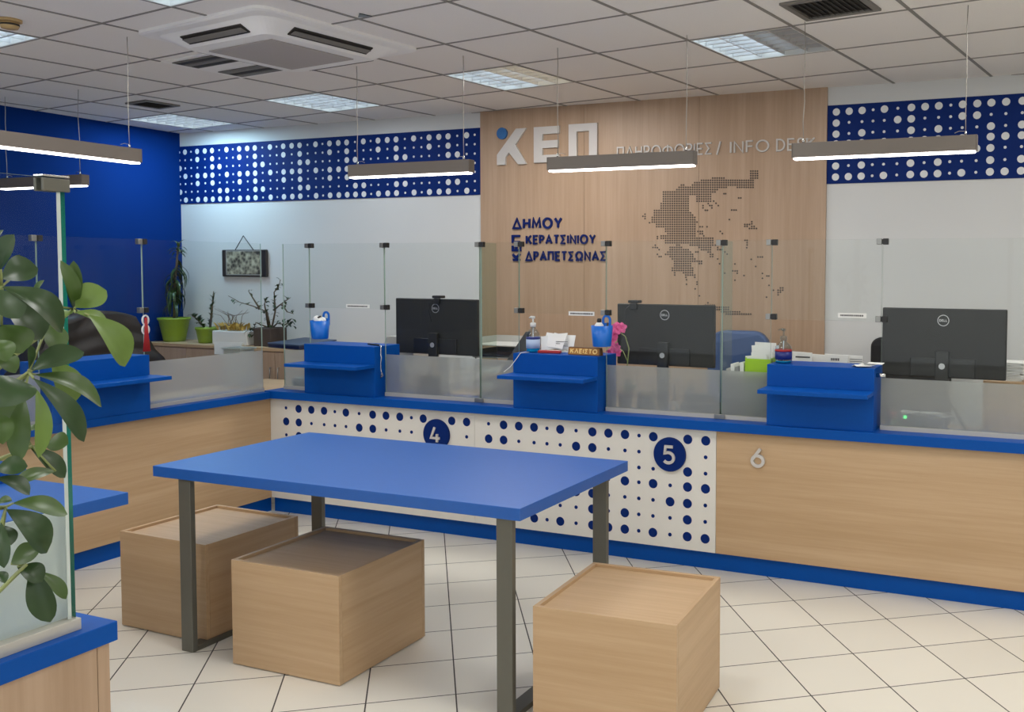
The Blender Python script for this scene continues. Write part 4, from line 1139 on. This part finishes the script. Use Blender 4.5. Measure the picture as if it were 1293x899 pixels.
def hanging_cup(x, lab, two):
    yc = 4.757; zb_ = 1.194 if two else 1.172
    t = thing('hanging_cup', lab, 'cup', (x, yc, zb_), 0, 'blue cups hanging on the glass')
    mb = MB(); mb.lathe(0, 0, [(.0, 0), (.049, 0), (.052, .004), (.062, .118), (.0595, .118), (.050, .008), (0, .007)], 30); mb.build('cup', CUP_BLUE, t, local=True)
    st = MB(); N = 20
    for k in range(N):
        a0, a1 = PI * k / N, PI * (k + 1) / N
        q = [(.028 * math.cos(a0), .146 + .03 * math.sin(a0)), (.028 * math.cos(a1), .146 + .03 * math.sin(a1)), (.015 * math.cos(a1), .146 + .017 * math.sin(a1)), (.015 * math.cos(a0), .146 + .017 * math.sin(a0))]
        st.prism(q, (0, .056, 0), EX, EZ, (0, .006, 0))
    st.prism([(-.028, .146), (-.015, .146), (-.015, .130), (-.028, .085)], (0, .056, 0), EX, EZ, (0, .006, 0))
    st.prism([(.015, .146), (.028, .146), (.028, .085), (.015, .130)], (0, .056, 0), EX, EZ, (0, .006, 0))
    st.prism([(-.028, .085), (-.015, .130), (.015, .130), (.028, .085)], (0, .056, 0), EX, EZ, (0, .006, 0))
    st.build('hanging_loop', CUP_BLUE, t, local=True)
    w = thing('tissue_wad' if not two else 'spray_bottle', 'white crumpled tissue in the blue cup above panel 4' if not two else 'small white bottle with a black top in the blue cup above panel 5', 'tissue' if not two else 'bottle', (x, yc, zb_ + .01))
    if not two:
        c = MB(); rnd = random.Random(4)
        for k in range(7): c.sphere((rnd.uniform(-.022, .024), rnd.uniform(-.02, .02), .085 + rnd.uniform(-.01, .035)), rnd.uniform(.018, .026), 8)
        c.build('tissue', PAPER, w, local=True)
        MB().tube([(-.01, -.01, .125), (.02, -.015, .135)], .006, 8).build('cap', FRAME_DK, w, local=True)
    else:
        MB().lathe(-.018, 0, [(.024, .0), (.026, .004), (.026, .11), (.014, .125)], 18).build('body', WHITE_PL, w, local=True)
        MB().lathe(-.018, 0, [(.012, .1255), (.013, .14), (.009, .148)], 14).build('cap', BLACK, w, local=True)
        MB().tube([(.03, .0, .02), (.036, 0, .125)], .006, 8).build('marker', BLACK, w, local=True)
hanging_cup(-4.368, 'blue cup hanging from the raised glass above panel 4', False)
hanging_cup(-2.341, 'blue cup hanging from the raised glass above panel 5', True)

# closed sign block
t = thing('desk_sign', 'small brown and gold block sign with raised lettering on the stand above panel 5', 'sign', (-2.462, 4.79, ZS), math.radians(-2))
MB().prism([(-.022, 0), (.022, 0), (.012, .044), (-.012, .044)], (-.104, 0, .0005), (0, 1, 0), EZ, (.208, 0, 0)).build('block', BROWN, t, local=True, bevel=.002)
MB().prism([(-.098, .004), (.098, .004), (.098, .041), (-.098, .041)], (0, -.0228, 0), EX, (0, .222, .975), (0, -.0012, -.0003)).build('face', plain('sign_face', L(168, 112, 44), .5), t, local=True)
M0 = WM[t.name].to_3x3()
for_text = ['K', 'LA', 'E', 'I', 'SI', 'T', 'O']
text(t, for_text, WM[t.name] @ Vector((-.088, -.0225, .0095)), M0 @ Vector((1, 0, 0)), M0 @ Vector((0, .222, .975)), M0 @ Vector((0, -.003, -.0006)), .028, .0062, plain('sign_letter', L(240, 206, 130), .5), fit=.176)
# red card and papers on the stand above 5
tag(MB().rbox((-2.70, 4.80, ZS + .009), (.14, .03, .016), Matrix.Rotation(.1, 3, 'Z')).build('red_case', RED, loc=(-2.7, 4.8, ZS), bevel=.003), 'flat red case lying between the pump bottle and the block sign', 'case')
pp = MB(); rnd = random.Random(8)
for k in range(6):
    pp.rbox((-2.69 + rnd.uniform(-.05, .06), 4.885 + .012 * k, ZS + .058 + rnd.uniform(-.004, .010)), (.15, .002, .085), Matrix.Rotation(rnd.uniform(-.25, .25), 3, 'Z') @ Matrix.Rotation(rnd.uniform(-.2, .2), 3, 'Y') @ Matrix.Rotation(-.35, 3, 'X'))
pp.rbox((-2.68, 4.92, ZS + .003), (.24, .08, .004), Matrix.Identity(3))
for k in range(3): pp.rbox((-2.66, 4.872, ZS + .04 + .012 * k), (.08, .0015, .003), Matrix.Rotation(-.35, 3, 'X'), 1)
tag(pp.build('leaflet_pile', [PAPER, INK], loc=(-2.69, 4.9, ZS)), 'pile of white leaflets behind the red case on the stand above panel 5', 'paper')
# white cord from the bottle to the shelf
tag(MB().tube([(-2.83, 4.785, ZS + .003), (-2.845, 4.745, ZS + .003), (-2.85, 4.722, ZS + .002), (-2.87, 4.715, 1.11), (-2.905, 4.70, 1.06), (-2.925, 4.66, 1.032)], .0022, 6).build('cord', WHITE_PL, loc=(-2.85, 4.72, 1.03)), 'thin white cord running from the turquoise pump bottle down to the shelf', 'cord')
# pen and bead chain at the stand above 4
t = thing('pen', 'black pen with a bead chain on the right end of the stand above panel 4', 'pen', (-3.96, 4.80, ZS))
MB().tube([(-4.05, 4.84, ZS + .006), (-3.925, 4.79, ZS + .006)], [.005, .0055], 8).build('barrel', BLACK, t)
ch = [(-3.925, 4.79, ZS + .006), (-3.895, 4.775, ZS + .002), (-3.893, 4.77, 1.11), (-3.905 + .015, 4.765, 1.085), (-3.885, 4.765, 1.07), (-3.892, 4.765, 1.03), (-3.889, 4.765, .985), (-3.875, 4.765, .955), (-3.893, 4.765, .935), (-3.885, 4.765, .97)]
MB().tube(ch, .0032, 6).build('bead_chain', CHROME, t)
tag(MB().tube([(-.815, 4.79, 1.10), (-.770, 4.79, 1.10)], .011, 14).build('metal_knob', CHROME, loc=(-.79, 4.79, 1.1)), 'short metal knob on the right side of the stand above number 6', 'knob')
pp = MB(); rnd = random.Random(2)
for k in range(5): pp.rbox((-.90 + .02 * k, 4.79 + rnd.uniform(-.02, .02), ZS + .006 + .004 * k), (.08, .04, .002), Matrix.Rotation(rnd.uniform(-.6, .6), 3, 'Z') @ Matrix.Rotation(rnd.uniform(-.25, .25), 3, 'X'))
tag(pp.build('paper_slips', PAPER, loc=(-.87, 4.79, ZS)), 'loose white paper slips on the right end of the stand above number 6', 'paper')
# pink orchid
t = thing('orchid', 'pink orchid in a small pot behind the glass beside the middle monitor', 'plant', (-2.275, 4.93, .82))
MB().lathe(-2.275, 4.93, [(.034, .8205), (.045, .91), (.048, .915), (.043, .915)], 20).build('pot', TERRA, t)
MB().lathe(-2.275, 4.93, [(.043, .905), (0, .908)], 16).build('soil', SOIL, t)
MB().tube([(-2.275, 4.93, .9), (-2.27, 4.94, 1.05), (-2.262, 4.95, 1.17), (-2.285, 4.95, 1.24), (-2.335, 4.95, 1.27)], .0035, 6).tube([(-2.27, 4.94, 1.02), (-2.262, 4.93, 1.10), (-2.29, 4.93, 1.155), (-2.33, 4.98, 1.16)], .003, 6).build('stem', STEMG, t)
rnd = random.Random(6)
for c, s in (((-2.335, 4.94, 1.285), .036), ((-2.305, 4.945, 1.29), .030), ((-2.35, 4.94, 1.25), .032), ((-2.365, 4.935, 1.21), .030), ((-2.375, 5.0, 1.17), .03), ((-2.365, 5.0, 1.145), .032), ((-2.375, 4.94, 1.225), .026), ((-2.385, 5.01, 1.12), .03), ((-2.41, 5.01, 1.135), .028), ((-2.335, 4.955, 1.175), .026)):
    fl = MB(); n0 = Vector((rnd.uniform(-.4, .6), -1, rnd.uniform(-.2, .5))).normalized(); a_ = n0.orthogonal().normalized(); b_ = n0.cross(a_)
    for k in range(5):
        q = 2 * PI * k / 5 + rnd.random() * .3; d = (a_ * math.cos(q) + b_ * math.sin(q))
        fl.leaf(Vector(c), Vector(c) + d * s * 1.1 + n0 * s * .2, s * .95, n0, n=5, bend=.2)
    fl.sphere(tuple(Vector(c) + n0 * .006), .006, 8)
    fl.build('flower', PINK, t)
lf = MB()
for dx, dz in ((.04, .07), (.07, .05), (.02, .09)): lf.leaf((-2.275, 4.93, .91), (-2.275 + dx, 4.93 + dx * .3, .91 + dz), .035, (0, -1, .4), n=6)
lf.build('leaves', GREEN_M, t)

# ---------------------------------------------------------------- things on and behind the worktop
t = thing('file_holder', 'lime green file holder standing behind the narrow glass beside the stand above number 6', 'file holder', (-1.46, 4.94, .82))
G = MB(); x0, x1, y0, y1 = -1.53, -1.385, 4.86, 5.0
G.box(x0, x1, y0, y0 + .004, .821, 1.15); G.box(x0, x0 + .004, y0 + .004, y1, .821, 1.155); G.box(x1 - .004, x1, y0 + .004, y1, .821, 1.155); G.box(x0, x1, y1, y1 + .004, .821, 1.165); G.box(x0, x1, y0, y1, .8205, .825)
G.build('body', LIME, t)
pp = MB()
for k in range(7): pp.rbox((-1.455 + .004 * (k % 3), 4.878 + .017 * k, 1.005 + .006 * k + (.025 if k > 3 else 0)), (.12, .003, .33), Matrix.Rotation((-.12, .05, -.03, .08, -.06, .1, .02)[k], 3, 'Y'))
tag(pp.build('papers', PAPER, loc=(-1.455, 4.92, .83)), 'white papers sticking out of the lime green file holder', 'paper')
for k, (x, top, m_) in enumerate(((-1.632, 1.088, GREY_LT), (-1.606, 1.115, PAPER), (-1.580, 1.10, GREY_PL), (-1.553, 1.125, PAPER))):
    t = thing('binder', ('leftmost thin pale binder beside the green file holder', 'tallest white binder second from the left beside the green file holder', 'grey binder third from the left beside the green file holder', 'white binder touching the green file holder')[k], 'binder', (x, 4.95, .82), 0, 'binders beside the green holder')
    MB().box(x - .011, x + .011, 4.875, 4.88, .821, top).build('spine', m_, t)
    MB().box(x - .011, x - .0085, 4.8802, 5.01, .821, top).build('cover', m_, t); MB().box(x + .0085, x + .011, 4.8802, 5.01, .821, top).build('cover', m_, t)
    MB().box(x - .008, x + .008, 4.8805, 5.005, .824, top - .01).build('pages', PAPER, t)
# papers behind the stand above 6
t = thing('paper_sorter', 'grey sorter full of upright white papers behind the stand above number 6', 'paper sorter', (-1.15, 5.33, .745))
MB().box(-1.40, -.92, 5.24, 5.43, .7455, .775).build('base', GREY_PL, t)
MB().box(-1.40, -.92, 5.24, 5.246, .7755, 1.07).build('front_plate', GREY_PL, t)
MB().box(-1.40, -.92, 5.424, 5.43, .7755, 1.10).build('back_plate', GREY_PL, t)
for k, (x0, x1, z1, yy, sl) in enumerate(((-1.385, -1.27, 1.155, 5.30, .0), (-1.20, -1.065, 1.150, 5.28, .01), (-1.075, -.965, 1.145, 5.32, -.02), (-1.33, -1.215, 1.14, 5.36, .02))):
    p = MB(); p.prism([(x0, .777), (x1, .777), (x1 + sl, z1), (x0 + sl, z1 + .004)], (0, yy, 0), EX, EZ, (0, .012, 0))
    if k == 1:
        for q in range(5): p.box(x0 + .045 + .010 * q, x0 + .052 + .010 * q, yy - .0008, yy, z1 - .032, z1 - .018, 1)
    if k == 0: p.box(x0 + .02, x1 - .01, yy - .0008, yy, z1 - .03, z1 - .022, 1)
    if k == 2:
        for q in range(3): p.box(x0 + .02, x1 - .02, yy - .0008, yy, z1 - .02 - .012 * q, z1 - .017 - .012 * q, 1)
    tag(p.build('paper_stack', [PAPER, INK], loc=((x0 + x1) / 2, yy, .777)), ('upright papers at the left of the grey sorter by the oak cladding edge', 'upright sheet with a short dark word in the grey sorter', 'upright lined papers at the right of the grey sorter by the black chair', 'upright blank papers at the rear of the grey sorter')[k], 'paper')
# letter trays, dark wedge, printer, document box
t = thing('letter_trays', 'stack of grey letter trays right of the monitor above number 4', 'letter tray', (-3.33, 5.38, .745))
for k, z in enumerate((.7455, .845, .945, 1.045, 1.125)):
    g = MB(); a0, a1, b0, b1 = -3.53, -3.17, 5.24, 5.54
    g.box(a0, a1, b0, b1, z, z + .006); g.box(a0, a0 + .004, b0, b1, z + .006, z + .05); g.box(a1 - .004, a1, b0, b1, z + .006, z + .05); g.box(a0 + .004, a1 - .004, b1 - .004, b1, z + .006, z + .05)
    tr = g.build('tray', GREY_PL if k % 2 else GREY_LT, t)
    if k < 4: MB().box(a0 + .02, a1 - .02, b0 + .02, b1 - .02, z + .0065, z + .02 + .008 * (k % 3)).build('paper', PAPER if k != 3 else DARK, tr)
    if k:
        for xx in (a0 + .012, a1 - .012):
            for yy in (b0 + .02, b1 - .02): MB().lathe(xx, yy, [(.005, (.7455, .845, .945, 1.045, 1.125)[k - 1] + .0065), (.005, z - .0005)], 8).build('post', GREY_PL, tr)
tag(MB().prism([(-3.34, .746), (-3.07, .746), (-3.07, 1.23), (-3.095, 1.23), (-3.34, .90)], (0, 5.19, 0), EX, EZ, (0, .025, 0)).build('bookend', GREY_DK, loc=(-3.2, 5.2, .746), bevel=.002), 'dark grey sloping bookend in front of the grey letter trays', 'bookend')
t = thing('printer', 'white printer partly hidden left of the monitor above number 4', 'printer', (-4.28, 5.55, .745))
MB().box(-4.44, -4.03, 5.28, 5.58, .746, 1.06).build('body', GREY_LT, t, bevel=.012)
MB().box(-4.41, -4.06, 5.30, 5.56, 1.0605, 1.085).build('scanner_lid', DARK, t, bevel=.006)
MB().prism([(-4.39, 1.086), (-4.07, 1.086), (-4.07, 1.15), (-4.35, 1.15)], (0, 5.40, 0), EX, EZ, (0, .15, 0)).build('paper_feed', GREY_LT, t, bevel=.004)
t = thing('document_box', 'oak box on the desk right of the rightmost monitor', 'box', (-.23, 5.47, .745))
MB().box(-.34, -.12, 5.36, 5.58, .746, 1.035).build('body', WOOD_X, t, bevel=.002)
MB().box(-.32, -.14, 5.355, 5.3595, .80, .98).build('front', WOOD_DK, t)
pp = MB(); rnd = random.Random(1)
for k in range(12): pp.rbox((-.19 + rnd.uniform(-.012, .012), 5.47, 1.0395 + .0085 * k), (.10, .17, .006), Matrix.Rotation(rnd.uniform(-.08, .08), 3, 'Z'))
tag(pp.build('paper_stack', PAPER, loc=(-.19, 5.53, 1.036)), 'stack of white papers on the oak box right of the rightmost monitor', 'paper')
# blurred things behind the frosted bands
def cable(pts, r, m, lab): return tag(MB().tube(pts, r, 6).build('cable', m, loc=pts[0]), lab, 'cable')
def arcpts(x0, x1, y, z0, hh, n=12): return [(x0 + (x1 - x0) * k / n, y + .02 * math.sin(k), z0 + hh * math.sin(PI * k / n)) for k in range(n + 1)]
cable(arcpts(-2.05, -1.955, 4.95, .83, .15), .006, BLACK, 'black cable looping behind the frosted glass above number 5')
cable(arcpts(-2.20, -2.02, 4.87, .826, .10), .005, GOLD, 'yellow cable behind the frosted glass above number 5')
cable([(-1.98, 4.89, .826), (-1.97, 4.89, .88), (-1.95, 4.89, .885), (-1.92, 4.89, .835), (-1.82, 4.88, .826)], .006, WHITE_PL, 'white cable bent behind the frosted glass above number 5')
cable(arcpts(-.66, -.38, 4.882, .83, .16), .006, BLACK, 'black cable arching behind the frosted glass of the rightmost pane')
cable([(-.62, 4.905, .86), (-.52, 4.907, .885), (-.40, 4.907, .90)], .006, WHITE_PL, 'white cable behind the frosted glass of the rightmost pane')
cable([(-.45, 4.89, .83), (-.36, 4.90, .826), (-.25, 4.90, .87), (-.22, 4.93, .93)], .005, DARK, 'grey cable at the right behind the rightmost frosted glass')
cable(arcpts(-3.78, -3.55, 4.92, .826, .12), .006, DARK, 'dark cable looping behind the frosted glass above number 4')
cable([(-3.66, 4.87, .84), (-3.55, 4.87, .90), (-3.46, 4.87, .915)], .005, WHITE_PL, 'white cable behind the frosted glass above number 4')
t = thing('telephone', 'dark desk telephone blurred behind the frosted glass left of the green holder', 'telephone', (-1.86, 4.95, .82))
MB().prism([(-.07, 0), (.07, 0), (.07, .10), (-.07, .05)], (-1.93, 4.985, .8205), (0, 1, 0), EZ, (.14, 0, 0)).build('base', DARK, t, bevel=.004)
MB().tube([(-1.90, 4.94, .91), (-1.90, 4.965, .94), (-1.90, 5.02, .96), (-1.90, 5.04, .945)], [.018, .014, .014, .018], 8).build('handset', BLACK, t)
t = thing('router', 'small grey box with a green light behind the rightmost frosted glass', 'router', (-.62, 4.97, .82))
MB().box(-.72, -.50, 4.92, 5.01, .8205, .90).build('body', GREY_LT, t, bevel=.005)
MB().box(-.695, -.68, 4.918, 4.9198, .87, .885).build('indicator', LED_G, t)
t = thing('jar', 'small jar with a red lid behind the widest frosted pane', 'jar', (-.755, 4.90, .82))
MB().lathe(-.755, 4.90, [(.025, .8205), (.028, .825), (.028, .865)], 18).build('body', CHROME, t)
MB().lathe(-.755, 4.90, [(.030, .8655), (.030, .90), (.02, .903)], 18).build('lid', RED, t)
t = thing('tissue_box', 'low teal box behind the narrow frosted pane in the corner', 'box', (-4.63, 4.92, .82))
MB().box(-4.715, -4.545, 4.86, 4.98, .8205, .89).build('body', TEAL, t, bevel=.003)
MB().sphere((-4.63, 4.92, .90), .03, 8, 0, (1, .6, .6)).build('tissue', PAPER, t)
for k, (x, z, w, h, m_) in enumerate(((-3.70, .8205, .16, .12, DARK), (-2.17, .8205, .10, .10, GREEN_D), (-1.735, .8205, .1, .06, DARK))):
    tag(MB().box(x - w / 2, x + w / 2, 4.97, 5.02, z, z + h).build('power_adapter', m_, loc=(x, 4.99, z), bevel=.008), ('dark box blurred behind the frosted glass above number 4', 'dark green box blurred behind the frosted glass near the orchid', 'flat dark box blurred behind the frosted glass above number 5')[k], 'adapter')
# red and white tassel
t = thing('tassel', 'red and white tassel hanging from the glass clamp of the left counter', 'tassel', (-4.80, 3.838, 1.35))
def loop(cz, rz_, ry): return [(-4.799, 3.838 + ry * math.sin(2 * PI * k / 16), cz + rz_ * math.cos(2 * PI * k / 16)) for k in range(17)]
MB().tube(loop(1.325, .027, .02), .005, 6).tube(loop(1.27, .027, .022), .005, 6).build('white_cord', WHITE_PL, t)['label'] = 'white twisted cord'
tm = MB()
for k in range(9):
    dy = .004 * (k - 4); tm.tube([(-4.795, 3.838 + dy * .3, 1.34), (-4.793, 3.838 + dy * .6, 1.25), (-4.793, 3.838 + dy * 1.3, 1.145)], .0035, 5)
tm.build('red_threads', RED, t)['label'] = 'red threads'

# ================================================================== LARGE PLANT IN THE FOREGROUND
LV = [(-1.8, 1.28, 1.542, -1.77, 1.239, 1.636, 0.025, 1), (-1.8, 1.28, 1.542, -1.77, 1.261, 1.637, 0.025, 1), (-1.78, 1.269, 1.546, -1.75, 1.313, 1.58, 0.05, 2), (-1.75, 1.247, 1.538, -1.72, 1.295, 1.509, 0.031, 2), (-1.72, 1.253, 1.533, -1.69, 1.309, 1.431, 0.052, 2), (-1.82, 1.291, 1.537, -1.79, 1.23, 1.523, 0.041, 2), (-1.66, 1.1, 1.443, -1.63, 1.176, 1.472, 0.045, 0), (-1.66, 1.106, 1.435, -1.63, 1.212, 1.369, 0.039, 1), (-1.63, 1.083, 1.432, -1.6, 1.155, 1.313, 0.033, 0), (-1.6, 1.066, 1.419, -1.57, 1.051, 1.305, 0.024, 2), (-1.66, 1.085, 1.4, -1.63, 1.053, 1.292, 0.028, 1), (-1.6, 1.052, 1.429, -1.57, 0.984, 1.402, 0.054, 0), (-1.66, 1.095, 1.446, -1.63, 1.077, 1.49, 0.021, 0), (-1.74, 1.192, 1.45, -1.71, 1.214, 1.369, 0.039, 2), (-1.7, 1.112, 1.423, -1.67, 1.057, 1.34, 0.031, 1), (-1.62, 1.028, 1.592, -1.59, 1.114, 1.514, 0.042, 0), (-1.62, 1.025, 1.587, -1.59, 1.035, 1.54, 0.034, 0), (-1.66, 1.053, 1.605, -1.63, 1.096, 1.624, 0.043, 0), (-1.62, 1.027, 1.621, -1.59, 1.03, 1.679, 0.029, 0), (-1.6, 1.006, 1.647, -1.57, 1.0, 1.685, 0.016, 0), (-1.7, 1.083, 1.56, -1.67, 1.128, 1.497, 0.056, 0), (-1.74, 1.177, 1.556, -1.71, 1.157, 1.601, 0.021, 1), (-1.72, 1.175, 1.527, -1.69, 1.17, 1.47, 0.032, 1), (-1.7, 1.101, 1.61, -1.67, 1.091, 1.646, 0.02, 0), (-1.66, 1.051, 1.526, -1.63, 1.065, 1.478, 0.046, 1), (-1.66, 1.042, 1.48, -1.63, 1.053, 1.446, 0.027, 1), (-1.72, 1.162, 1.295, -1.69, 1.184, 1.297, 0.04, 1), (-1.7, 1.12, 1.3, -1.67, 1.164, 1.239, 0.029, 0), (-1.66, 1.138, 1.256, -1.63, 1.045, 1.257, 0.023, 1), (-1.6, 0.996, 1.291, -1.57, 1.029, 1.295, 0.029, 0), (-1.6, 0.996, 1.278, -1.57, 1.032, 1.246, 0.031, 0), (-1.72, 1.122, 1.322, -1.69, 1.131, 1.335, 0.02, 1), (-1.66, 1.061, 1.215, -1.63, 1.138, 1.182, 0.039, 1), (-1.64, 1.037, 1.212, -1.61, 1.088, 1.128, 0.046, 0), (-1.66, 1.044, 1.18, -1.63, 1.037, 1.152, 0.025, 0), (-1.7, 1.08, 1.098, -1.67, 1.112, 1.121, 0.034, 1), (-1.6, 1.003, 1.202, -1.57, 0.986, 1.135, 0.021, 0), (-1.7, 1.091, 1.089, -1.67, 1.117, 1.06, 0.031, 0), (-1.7, 1.116, 1.081, -1.67, 1.127, 0.98, 0.034, 0), (-1.72, 1.144, 1.062, -1.69, 1.173, 1.006, 0.026, 1), (-1.6, 0.994, 1.122, -1.57, 0.987, 1.11, 0.016, 0), (-1.62, 1.007, 1.226, -1.59, 1.014, 1.238, 0.018, 1), (-1.62, 1.006, 1.385, -1.59, 1.004, 1.335, 0.029, 1), (-1.62, 1.01, 1.503, -1.59, 1.013, 1.471, 0.031, 1)]
px_, py_ = -1.70, .66
t = thing('potted_plant', 'large umbrella plant with big glossy leaves at the left edge', 'plant', (px_, py_, 0))
MB().lathe(px_, py_, [(.13, 0), (.135, .01), (.17, .30), (.18, .31), (.18, .335), (.162, .335), (.155, .30)], 32).build('pot', TERRA, t)
MB().lathe(px_, py_, [(.157, .30), (0, .31)], 28).build('soil', SOIL, t)
rnd = random.Random(11)
lf = MB()
for bx, by, bz, tx, ty, tz, w, s in LV:
    b, q = Vector((bx, by, bz)), Vector((tx, ty, tz))
    toc = (Vector((0, 0, 1.625)) - b).normalized()
    up = toc * .75 + Vector((0, 0, .75)) + Vector((rnd.uniform(-.3, .3), rnd.uniform(-.3, .3), 0))
    lf.leaf(b, q, w * (1.3 if w > .027 else 1.15), up, bend=rnd.uniform(.06, .2), fold=rnd.uniform(.15, .4), n=12, m=s)
# foliage continuing towards the pot outside the picture
for k in range(46):
    a = rnd.uniform(0, 2 * PI); rr = rnd.uniform(.05, .2)
    b = Vector((px_ + rr * math.cos(a) * .8 + .02, py_ + rr * math.sin(a) * .8, rnd.uniform(.75, 1.65)))
    q = b + Vector((math.cos(a) * .09, math.sin(a) * .09, rnd.uniform(-.09, .03)))
    lf.leaf(b, q, rnd.uniform(.035, .05), (0, 0, 1), n=8, m=rnd.choice((0, 0, 1, 2)))
lf.build('foliage', [GREEN_D, GREEN_M, GREEN_L], t)
st = MB()
trunk = [(px_, py_, .3), (px_ + .02, py_ + .03, .7), (px_ - .01, py_ + .08, 1.1), (px_ + .02, py_ + .12, 1.5), (px_ + .02, py_ + .14, 1.68)]
st.tube(trunk, [.014, .013, .011, .009, .006], 8)
for nx_, ny_, nz_, k in ((-1.8, 1.28, 1.542, 2), (-1.66, 1.095, 1.44, 2), (-1.63, 1.034, 1.592, 3), (-1.7, 1.123, 1.301, 2), (-1.65, 1.043, 1.214, 2), (-1.69, 1.10, 1.092, 1), (-1.62, 1.008, 1.44, 2), (-1.6, .99, 1.285, 2)):
    p0 = Vector(trunk[k]); p1 = Vector((nx_, ny_, nz_)); mid = p0.lerp(p1, .55) + Vector((0, 0, .05))
    st.tube([p0, mid, p1], [.006, .0045, .0035], 7)
for bx, by, bz, tx, ty, tz, w, s in LV:
    b = Vector((bx, by, bz)); best = min(((-1.8, 1.28, 1.542), (-1.66, 1.095, 1.44), (-1.63, 1.034, 1.592), (-1.7, 1.123, 1.301), (-1.65, 1.043, 1.214), (-1.69, 1.10, 1.092), (-1.62, 1.008, 1.44), (-1.6, .99, 1.285)), key=lambda n: (Vector(n) - b).length)
    if (Vector(best) - b).length > .004: st.tube([best, tuple(b)], .0022, 5)
st.build('stems', STEMG, t)
